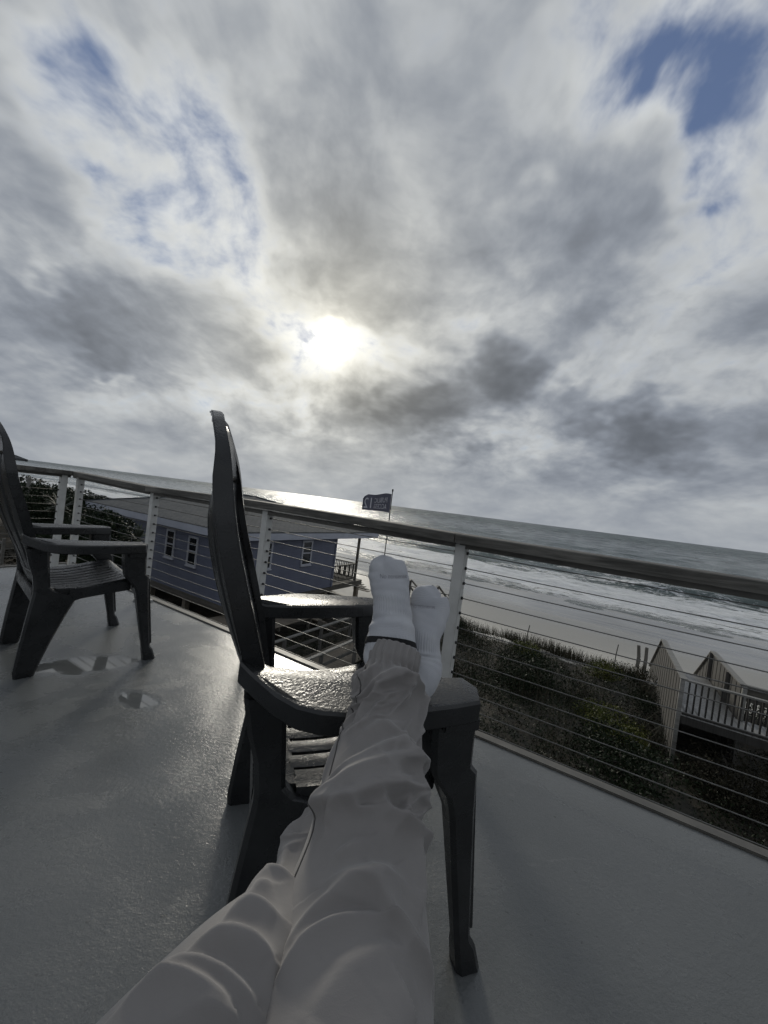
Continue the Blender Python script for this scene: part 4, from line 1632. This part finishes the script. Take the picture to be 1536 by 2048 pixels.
pl_me = unit_box('plank', 1.62, 0.14, 0.04, M['brown_wood'], 0.004)
for k in range(90):
    y = k * 0.15
    piece('plank', pl_me, bw, (0, y, bz(y)), (math.atan2(1.05, 5.5) if y > 8 else 0.0, 0, 0))
for k in range(16):
    piece('plank', pl_me, bw, (0, 13.6 + k * 0.29, 1.0 - 0.165 * k))
for x in (-0.83, 0.83):
    for a_, b_ in (((0, 0.95), (8.0, 0.95)), ((8.0, 0.95), (13.6, 2.02)), ((13.6, 2.02), (18.6, -0.75))):
        MB().beam((x, a_[0], a_[1]), (x, b_[0], b_[1]), 0.13, 0.045).build('handrail', M['bleached'], bw, bevel=0.004)
        MB().beam((x, a_[0], a_[1] - 0.42), (x, b_[0], b_[1] - 0.42), 0.04, 0.11).build('mid_rail', M['grey_wood'], bw)
pst = unit_box('post', 0.10, 0.10, 1.75, M['grey_wood'])
for x in (-0.83, 0.83):
    for y in (0.1, 2.0, 4.0, 6.0, 8.0, 9.9, 11.8, 13.6):
        piece('post', pst, bw, (x * 0.99, y, bz(y) + 0.05))
    for y in (15.3, 17.0):
        piece('post', pst, bw, (x * 0.99, y, 2.02 - (y - 13.6) * 0.554 - 0.9))

# ---- picnic tables in the shade --------------------------------------------------
def picnic(s, n, rz, label):
    z = float(ground_z(s, n))
    o = empty('picnic_table', W(s, n, z), rz, label, 'table', 'slatted picnic tables beside the boardwalk')
    tb = unit_box('slat', 1.8, 0.13, 0.04, M['grey_wood'], 0.005)
    for k in range(5): piece('slat', tb, o, (0, -0.3 + k * 0.15, 0.75))
    for sg in (-1, 1):
        for k in range(2): piece('bench_slat', tb, o, (0, sg * (0.62 + 0.145 * k), 0.45))
        for x in (-0.65, 0.65):
            MB().beam((x, sg * 0.12, 0.72), (x, sg * 0.60, 0.0), 0.04, 0.10, up=np.array([1.0, 0, 0])).build('leg', M['grey_wood'], o)
    for x in (-0.61, 0.69):
        MB().beam((x, -0.8, 0.41), (x, 0.8, 0.41), 0.04, 0.09).build('cross_bar', M['grey_wood'], o)
    return o


picnic(-10.75, 15.2, TH + 0.3, 'grey slatted picnic table behind the timber steps')
picnic(-6.2, 13.6, TH - 0.5, 'grey slatted picnic table on the right of the access boardwalk')
pal = thing('pallet', -6.3, 11.0, float(ground_z(-6.3, 11.0)) + 0.25, 'weathered grey wooden pallet lying on the scrub', 'pallet')
pm = unit_box('slat', 1.2, 0.10, 0.02, M['grey_wood'])
for k in range(7): piece('slat', pm, pal, (0, -0.5 + k * 0.165, 0.10))
MB().box((0, -0.45, 0.045), 1.2, 0.08, 0.08).box((0, 0, 0.045), 1.2, 0.08, 0.08).box((0, 0.45, 0.045), 1.2, 0.08, 0.08).build('stringer', M['grey_wood'], pal)

# ---- dune walkover on the right ----------------------------------------------------
dw_ = thing('dune_walkover', 2.3, 13.55, -3.70, 'bleached timber dune walkover with boarded sides and stairs to the sand', 'walkover')
wp = unit_box('plank', 0.14, 1.0, 0.04, M['pale_boards'], 0.004)
for k in range(48):
    piece('plank', wp, dw_, (0.09 + k * 0.148, 0.52, 0.002 * (k % 4)))
wp2 = unit_box('plank', 1.38, 0.14, 0.04, M['pale_boards'], 0.004)
for k in range(23):
    piece('plank', wp2, dw_, (0.72, 1.10 + k * 0.148, 0.002 * (k % 3)))
for k in range(9):
    piece('tread', wp2, dw_, (0.72, 4.56 + k * 0.28, -0.17 - 0.17 * k))


def wall_top(y):
    return interp(y, [0, 4.42, 6.9], [1.0, 1.0, -0.75])


vb = {}
for x, y0, y1 in ((0.0, 0.08, 6.8), (1.46, 1.08, 6.8)):
    y = y0; k = 0
    while y < y1:
        tp = wall_top(y + 0.07); bt = max(-1.35, float(ground_z(2.3 + x, 13.55 + y)) + 3.70 - 0.15) if y < 4.4 else tp - 1.35
        key = (round(tp, 2), round(bt, 2))
        h_ = tp - bt
        if key not in vb: vb[key] = unit_box('board', 0.026, 0.138, h_, M['grey_wood'])
        piece('board', vb[key], dw_, (x + 0.006 * ((k * 7) % 3 - 1), y + 0.07, (tp + bt) / 2 - 0.02))
        y += 0.146; k += 1
for x, y0 in ((0.0, -0.06), (1.46, 0.95)):
    MB().beam((x, y0, 1.015), (x, 4.46, 1.015), 0.16, 0.045).build('cap_rail', M['bleached'], dw_, bevel=0.005)
    MB().beam((x, 4.44, 1.02), (x, 6.95, -0.75), 0.16, 0.045).build('cap_rail', M['bleached'], dw_, bevel=0.005)
cp = unit_box('post', 0.10, 0.10, 2.5, M['bleached'], 0.006)
for (x, y) in ((-0.03, -0.03), (1.50, 0.98)):
    piece('post', cp, dw_, (x, y, -0.26))
cp2 = unit_box('post', 0.10, 0.10, 2.4, M['grey_wood'])
for x in (2.2, 4.0, 5.8): piece('post', cp2, dw_, (x, -0.05, -0.22))
for x in (3.2, 5.0, 6.8): piece('post', cp2, dw_, (x, 1.09, -0.22))
for y in (2.2, 4.38):
    for x in (0.07, 1.39): piece('post', cp2, dw_, (x, y, -0.22))
MB().beam((0.0, -0.01, 1.0), (7.2, -0.01, 1.0), 0.13, 0.045).build('cap_rail', M['bleached'], dw_, bevel=0.005)
MB().beam((0.05, 0.0, 0.08), (7.2, 0.0, 0.08), 0.04, 0.07).build('bottom_rail', M['black_wood'], dw_)
MB().beam((1.5, 1.04, 1.0), (7.2, 1.04, 1.0), 0.13, 0.045).build('cap_rail', M['bleached'], dw_, bevel=0.005)
MB().beam((1.5, 1.04, 0.76), (7.2, 1.04, 0.76), 0.03, 0.40).build('parapet_board', M['dark_wood'], dw_)
bl = unit_box('baluster', 0.036, 0.036, 0.90, M['black_wood'])
for k in range(52):
    piece('baluster', bl, dw_, (0.14 + k * 0.136, 0.0, 0.53))
bl2 = unit_box('baluster', 0.05, 0.03, 0.60, M['black_wood'])
for k in range(40):
    piece('baluster', bl2, dw_, (1.62 + k * 0.14, 1.04, 0.27))
MB().beam((0.0, 0.0, -0.1), (7.2, 0.0, -0.1), 0.05, 0.2).build('joist', M['black_wood'], dw_)
MB().beam((1.5, 1.0, -0.1), (7.2, 1.0, -0.1), 0.05, 0.2).build('joist', M['dark_wood'], dw_)

# ---- posts on the sand ----------------------------------------------------------------
for k, (s, n, h_, lb) in enumerate(((2.15, 24.2, 1.15, 'taller grey post of a pair on the sand, the left one'), (2.45, 24.1, 1.15, 'right post of the pair on the sand beside the walkover stairs'), (2.75, 22.6, 0.62, 'short grey stake on the sand at the foot of the walkover'))):
    z = float(ground_z(s, n))
    o = MB().tube([(0, 0, -0.3), (0.02, 0, h_ * 0.5), (0.05 * (k - 1), 0.01, h_)], [0.085, 0.08, 0.075], 9).build('wooden_post', M['grey_wood'], None, bevel=0.0)
    o.location = W(s, n, z)
    tag(o, lb, 'post')
for k, (s, n, h_, lb) in enumerate(((-2.7, 19.6, 1.0, 'thin dark stake sticking out of the dune grass'), (1.0, 20.9, 1.25, 'thin pale pole at the dune edge, the taller one'), (1.9, 21.0, 0.8, 'thin pale stake at the dune edge next to the walkover'))):
    z = float(ground_z(s, n))
    o = MB().tube([(0, 0, -0.3), (0.03, 0.02, h_ * 0.6), (0.08, 0.02, h_)], 0.022, 7).build('stake', M['grey_wood'] if k else M['dark_wood'])
    o.location = W(s, n, z)
    tag(o, lb, 'stake')

# ---- flag ----------------------------------------------------------------------------
FP = np.array([0.288, 18.5, 0.0])
fl = empty('flag', (FP[0], FP[1], -5.2), 0, 'dark blue PUBLIC ACCESS 12 flag seen from behind on a thin black pole', 'flag')
MB().tube([(0, 0, 0), (0, 0, 6.9), (0.0, 0, 6.93)], [0.028, 0.022, 0.01], 8).build('pole', M['black_metal'], fl, smooth=True)
MB().tube([(0, 0, 6.90), (0, 0, 6.95), (0, 0, 7.02), (0, 0, 7.05)], [0.02, 0.042, 0.042, 0.015], 10).build('finial', M['black_metal'], fl, smooth=True)
FW, FH, FT = 1.53, 0.90, 6.80


def flag_pt(u, v, off=0.0):
    """u from the pole 0..1, v from the bottom 0..1"""
    wave = 0.10 * u * math.sin(u * 7.5 + v * 1.1) + 0.05 * u * math.sin(u * 15 - v * 2)
    curl = max(0.0, u - 0.90)
    x = -0.03 - FW * (u * 0.93 - curl * 0.55)
    droop = 0.15 * u ** 1.6 + 0.55 * max(0, u - 0.78) * (v ** 2) * 1.4
    z = FT - (1 - v) * FH * (1 - 0.22 * u) - droop + 0.03 * math.sin(u * 9) * v
    z += x * 0.055
    return np.array([x, 0.0 + wave - curl * 0.9 + off, z])


fv, ff = [], []
nu, nv_ = 44, 16
for i in range(nu + 1):
    for j in range(nv_ + 1): fv.append(flag_pt(i / nu, j / nv_))
for i in range(nu):
    for j in range(nv_):
        a = i * (nv_ + 1) + j; ff.append((a, a + 1, a + nv_ + 2, a + nv_ + 1))
cloth = obj('cloth', mesh_data('cloth', fv, ff, M['flag_cloth'], True), fl)


def flag_text(txt, u0, u1, v0, v1):
    v, f = text_mesh(txt)
    bmx = bmesh.new()
    vs = [bmx.verts.new(q) for q in v]
    for q in f:
        try: bmx.faces.new([vs[i] for i in q])
        except ValueError: pass
    bmesh.ops.triangulate(bmx, faces=bmx.faces)
    bmesh.ops.subdivide_edges(bmx, edges=[e for e in bmx.edges if e.calc_length() > 0.15], cuts=1)
    w = max(q.co.x for q in bmx.verts); h0 = min(q.co.y for q in bmx.verts); h1 = max(q.co.y for q in bmx.verts)
    for off in (-0.012,):
        for q in bmx.verts:
            q.co = Vector(flag_pt(u0 + (u1 - u0) * q.co.x / w, v0 + (v1 - v0) * (q.co.y - h0) / (h1 - h0), off))
    me = bpy.data.meshes.new('lettering'); bmx.to_mesh(me); bmx.free()
    me.materials.append(M['flag_print'])
    return obj('lettering', me, cloth)


flag_text('PUBLIC', 0.12, 0.55, 0.50, 0.78)
flag_text('ACCESS', 0.12, 0.55, 0.14, 0.42)
flag_text('12', 0.64, 0.90, 0.14, 0.80)

# ---- far house at the left edge ---------------------------------------------------------
fh = thing('far_house', -60.0, 9.3, -3.05, 'distant house at the left edge with overhanging roof and chimney', 'house')
MB().box((-5, 4, 2.0), 8, 7, 4.0).build('wall', M['brown_wood'], fh)
rv = [(-10, -0.6, 4.1), (0.4, -0.6, 4.1), (0.4, 8.6, 4.1), (-10, 8.6, 4.1), (-7, 4, 5.9), (-3, 4, 5.9)]
rv += [(x, y, z - 0.25) for x, y, z in rv[:4]]
rme2 = mesh_data('roof', rv, [(0, 1, 5, 4), (1, 2, 5), (2, 3, 4, 5), (3, 0, 4), (0, 6, 7, 1), (1, 7, 8, 2), (2, 8, 9, 3), (3, 9, 6, 0), (9, 8, 7, 6)], M['shingle'])
rme2.uv_layers.new(name='UVMap')
fr3 = obj('roof', rme2, fh)
MB().box((-2.4, 2.6, 5.9), 0.7, 0.7, 1.9).build('chimney', M['brown_wood'], fr3)
window(fh, (-2.6, 0.5, 2.2), 0.9, 1.3, 'y'); window(fh, (-5.6, 0.5, 2.2), 0.9, 1.3, 'y')
yf = thing('yard_fence', -33.0, 7.5, float(ground_z(-33.0, 7.5)), 'low pale rail fence across the brown yard at the left', 'fence')
for k in range(7):
    MB().box((-6 + k * 2.0, 0, 0.5), 0.12, 0.12, 1.4).build('post', M['bleached'], yf)
for z in (0.45, 0.95):
    MB().beam((-6, -0.06, z), (6, -0.06, z), 0.04, 0.12).build('rail', M['bleached'], yf)
lp = MB().tube([(0, 0, 0), (0, 0, 5.0)], [0.11, 0.09], 9).build('utility_pole', M['bleached'])
lp.location = W(-26.2, 8.0, float(ground_z(-26.2, 8.0)))
tag(lp, 'pale grey pole standing among the trees at the left edge', 'pole')

# ================================================================== VEGETATION
def leaf_quads(c, size, flat=0.0, aspect=0.45, r=rng):
    """diamond leaves at points c"""
    n_ = len(c)
    d = r.normal(size=(n_, 3)); d[:, 2] = d[:, 2] * (1 - flat) + 0.25
    d /= np.linalg.norm(d, axis=1)[:, None]
    e = r.normal(size=(n_, 3)); e -= d * np.sum(e * d, 1)[:, None]; e /= np.linalg.norm(e, axis=1)[:, None]
    sz = size * r.uniform(0.6, 1.4, n_)
    d = d * sz[:, None]; e = e * (sz * aspect)[:, None]
    v = np.stack([c - d * 0.5, c + e * 0.5, c + d * 0.5, c - e * 0.5], 1).reshape(-1, 3)
    f = np.arange(n_ * 4).reshape(-1, 4)
    return v, f


def to_w(s, n, z):
    return s[:, None] * S + n[:, None] * N + z[:, None] * ZU


def clear_of_built(s, n):
    ok = ~((np.abs(s + 8.3) < 1.0) & (n > 5.5))
    ok &= ~((s > 2.2) & (s < 9.6) & (n > 13.4) & (n < 14.7))
    ok &= ~((s > 2.2) & (s < 3.9) & (n > 13.4))
    ok &= ~((s < -10.2) & (n > 8.8))
    ok &= ~(((s + 3.9) ** 2 / 1.6 + (n - 18.9) ** 2 / 0.35) < 1.0)
    ok &= ~(((s + 0.8) ** 2 / 5.0 + (n - 18.6) ** 2 / 0.30) < 1.0)
    return ok


def scrub(name, mat, count, per, rmin, rmax, size, region, label, hmul=0.8, seed=1, cond=None):
    r = np.random.default_rng(seed)
    s = r.uniform(region[0], region[1], count); n = r.uniform(region[2], region[3], count)
    ok = clear_of_built(s, n)
    if cond is not None: ok &= cond(s, n)
    s, n = s[ok], n[ok]
    rad_ = r.uniform(rmin, rmax, len(s))
    z = ground_z(s, n)
    k = per
    u = r.normal(size=(len(s), k, 3)); u /= np.linalg.norm(u, axis=2)[..., None]
    u[..., 2] = np.abs(u[..., 2])
    rr_ = r.uniform(0.45, 1.0, (len(s), k, 1)) ** 0.6
    off = u * rr_ * rad_[:, None, None]
    off[..., 2] *= hmul
    pts = to_w(s, n, z)[:, None, :] + off
    v, f = leaf_quads(pts.reshape(-1, 3), size, 0.0, 0.5, r)
    o = obj(name, quad_mesh(name, v, f, mat))
    return tag(o, label, 'scrub', kind='stuff')


NEAR = (-12.5, 13.5, 2.1, 19.2)
scrub('dune_scrub', M['leaf_dark'], 2200, 75, 0.25, 0.85, 0.065, NEAR, 'dense dark green scrub covering the dune below the deck', 0.9, 21)
scrub('dry_brush', M['leaf_brown'], 750, 60, 0.20, 0.60, 0.058, NEAR, 'brown dry brush mixed through the dune scrub', 0.9, 22)
scrub('walkover_scrub', M['leaf_brown'], 420, 90, 0.35, 0.75, 0.06, (2.6, 13.0, 12.0, 13.4), 'dark scrub crowding against the front of the dune walkover', 2.0, 27)
scrub('grey_herbs', M['leaf_grey'], 420, 40, 0.15, 0.40, 0.05, (-9, 4, 13, 20.2), 'grey green low herbs along the dune edge', 0.7, 23)
scrub('yard_scrub', M['leaf_brown'], 900, 46, 0.3, 0.8, 0.16, (-60, -13.5, -6, 9.0), 'brown dry ground cover in the yards at the left', 0.5, 24)
scrub('far_scrub', M['leaf_dark'], 900, 46, 0.4, 1.3, 0.2, (-80, -24.5, 9.0, 24.0), 'dark scrub on the far dune at the left', 0.8, 25)

# sea oats and dead stalks: blades of two quads
def blades(name, mat, s, n, hmin, hmax, w, lean, seed, label):
    r = np.random.default_rng(seed)
    k = len(s); z = ground_z(s, n) - 0.03
    base = to_w(s, n, z)
    h_ = r.uniform(hmin, hmax, k)
    a = r.uniform(0, 2 * math.pi, k); ln = r.uniform(0.1, 1.0, k) * lean * h_
    dirv = np.stack([np.cos(a), np.sin(a), 0 * a], 1); sdv = np.stack([-np.sin(a), np.cos(a), 0 * a], 1) * w / 2
    mid = base + dirv * (ln * 0.3)[:, None] + ZU * (h_ * 0.6)[:, None]
    tip = base + dirv * ln[:, None] + ZU * h_[:, None]
    v = np.stack([base - sdv, base + sdv, mid + sdv * 0.8, mid - sdv * 0.8, tip + sdv * 0.25, tip - sdv * 0.25], 1).reshape(-1, 3)
    i = np.arange(k)[:, None] * 6
    f = np.concatenate([i + np.array([[0, 1, 2, 3]]), i + np.array([[3, 2, 4, 5]])], 0)
    o = obj(name, quad_mesh(name, v, f, mat))
    return tag(o, label, 'grass', kind='stuff')


r = np.random.default_rng(31)
cs_ = r.uniform(-7.2, 2.1, 260); cn_ = r.normal(19.3, 0.55, 260)
s_ = (cs_[:, None] + r.normal(0, 0.16, (260, 26))).ravel(); n_ = (cn_[:, None] + r.normal(0, 0.16, (260, 26))).ravel()
ok = clear_of_built(s_, n_)
blades('dune_grass', M['straw'], s_[ok], n_[ok], 0.2, 0.65, 0.014, 0.45, 32, 'thin dune grass along the sandy crest')
cs_ = r.uniform(-12, 13, 150); cn_ = r.uniform(2.2, 18.5, 150)
s_ = (cs_[:, None] + r.normal(0, 0.2, (150, 16))).ravel(); n_ = (cn_[:, None] + r.normal(0, 0.2, (150, 16))).ravel()
ok = clear_of_built(s_, n_)
blades('dead_stalks', M['straw'], s_[ok], n_[ok], 0.4, 1.15, 0.016, 0.6, 33, 'dead grass stalks poking out of the scrub')


def bush(name, s, n, rx, rzv, mat, label, cat='shrub', count=2600, size=0.07, group=None, seed=1, lift=0.0, lobes_=14, trunk_h=0.0, twig=True, z=None):
    r = np.random.default_rng(seed)
    z = float(ground_z(s, n)) if z is None else z
    o = empty(name, W(s, n, z), 0, label, cat, group)
    # lumpy crown made of overlapping leaf clumps
    cl = r.normal(size=(lobes_, 3)); cl /= np.linalg.norm(cl, axis=1)[:, None]
    cl[:, 2] = np.abs(cl[:, 2]) * 0.9
    cl = cl * np.array([rx, rx, rzv]) * r.uniform(0.35, 0.85, (lobes_, 1)) + ZU * (trunk_h + lift)
    crad = r.uniform(0.28, 0.5, lobes_) * rx
    pick = r.integers(0, lobes_, count)
    u = r.normal(size=(count, 3)); u /= np.linalg.norm(u, axis=1)[:, None]
    pts = cl[pick] + u * (crad[pick] * r.uniform(0.5, 1.05, count) ** 0.5)[:, None] * np.array([1, 1, 0.8])
    pts[:, 2] = np.maximum(pts[:, 2], 0.03)
    v, f = leaf_quads(pts, size, 0, 0.5, r)
    obj('crown', quad_mesh('crown', v, f, mat), o)
    tk = MB()
    tr = 0.05 * max(1.0, trunk_h + rzv)
    tk.tube([(0, 0, -0.2), (0.05 * rx, 0.03, (trunk_h + 0.3 * rzv) * 0.5), (0.02, 0.05 * rx, trunk_h + 0.4 * rzv)], [tr, tr * 0.75, tr * 0.5], 7)
    for k in range(min(9, lobes_)):
        a = np.array([0.0, 0.0, trunk_h * 0.8 + 0.1]); b_ = cl[k]
        tk.tube([a, (a + b_) / 2 + r.normal(0, 0.06 * rx, 3), b_], [tr * 0.5, tr * 0.35, tr * 0.15], 5)
    tk.build('trunk', M['bark'], o, smooth=True)
    return o


bush('shrub', -2.4, 18.1, 0.75, 0.55, M['leaf_yellow'], 'yellow green shrub on the dune crest by the bare sand patch', seed=41, count=2600, size=0.06)
bush('shrub', 0.75, 14.3, 1.25, 0.60, M['leaf_yellow'], 'largest yellow green shrub in the scrub, left of the walkover', seed=42, count=4200, size=0.065)
bush('shrub', 0.5, 18.3, 0.95, 0.50, M['leaf_yellow'], 'low yellow green shrub at the dune edge before the walkover stairs', seed=43, count=2600, size=0.06)
bush('shrub', -6.0, 18.0, 1.0, 0.7, M['leaf_dark'], 'dark round shrub on the dune behind the railing post', seed=44, count=3000)
bush('shrub', -2.0, 15.6, 1.6, 0.9, M['leaf_dark'], 'widest dark green shrub in the middle of the dune scrub', seed=45, count=5200, size=0.08)
bush('shrub', 1.0, 12.2, 1.5, 0.9, M['leaf_dark'], 'dark shrub in front of the largest yellow green shrub', seed=46, count=4600, size=0.08)
bush('shrub', -4.6, 13.8, 1.2, 0.8, M['leaf_brown'], 'brown leafed shrub right of the access boardwalk', seed=47, count=3400, size=0.075)
bush('shrub', 5.4, 11.4, 1.5, 0.7, M['leaf_dark'], 'dark shrub below the walkover railing at the right edge', seed=48, count=4200, size=0.08)
bush('shrub', 5.0, 7.6, 1.5, 0.9, M['leaf_dark'], 'dark shrub close under the deck at the lower right', seed=49, count=4200, size=0.08)

# trees at the left
bush('coastal_tree', -16.2, 6.9, 1.7, 2.0, M['leaf_dark'], 'dark leafy tree beside the left corner of the blue house', 'tree', 26000, 0.09, seed=51, trunk_h=3.3, lobes_=26)
bush('coastal_tree', -15.2, 7.2, 0.95, 1.2, M['leaf_dark'], 'smaller dark tree just right of the leafy tree by the blue house', 'tree', 12000, 0.08, seed=52, trunk_h=2.7, lobes_=16)
bush('coastal_tree', -25.5, 9.4, 2.4, 2.0, M['leaf_dark'], 'broad dark tree behind the corner posts of the railing', 'tree', 20000, 0.13, seed=53, trunk_h=2.7, lobes_=22)
bush('coastal_tree', -33.0, 12.0, 3.0, 2.0, M['leaf_dark'], 'far dark tree at the left with surf showing above it', 'tree', 11000, 0.2, seed=54, trunk_h=1.7, lobes_=22)
bush('coastal_tree', -38.5, 12.0, 3.2, 2.2, M['leaf_dark'], 'leftmost far dark tree below the distant roof', 'tree', 11000, 0.22, seed=55, trunk_h=1.6, lobes_=22)


def yucca(s, n, z, label, seed, count=60, L=0.75):
    r = np.random.default_rng(seed)
    o = empty('palmetto', W(s, n, z), 0, label, 'plant')
    MB().tube([(0, 0, 0), (0.05, 0.02, 1.9), (0.0, 0.05, 3.4)], [0.1, 0.08, 0.07], 8).build('trunk', M['bark'], o, smooth=True)
    v, f = [], []
    for k in range(count):
        a = r.uniform(0, 2 * math.pi); el = r.uniform(-0.5, 1.4); l_ = L * r.uniform(0.7, 1.1)
        d = np.array([math.cos(a) * math.cos(el), math.sin(a) * math.cos(el), math.sin(el)])
        sdv = np.array([-math.sin(a), math.cos(a), 0]) * 0.03
        b0 = np.array([0, 0.05, 3.4]); mid = b0 + d * l_ * 0.55; tip = b0 + d * l_ - ZU * 0.18 * l_
        i = len(v); v += [b0 - sdv * 0.5, b0 + sdv * 0.5, mid + sdv, mid - sdv, tip]
        f += [(i, i + 1, i + 2, i + 3), (i + 3, i + 2, i + 4)]
    obj('fronds', mesh_data('fronds', v, f, M['leaf_grey']), o)


yucca(-14.75, 7.7, -4.75, 'spiky grey green palm against the left wall of the blue house', 61)
yucca(-19.5, 7.0, -4.2, 'spiky palm between the two corner railing posts', 62, 70, 0.9)
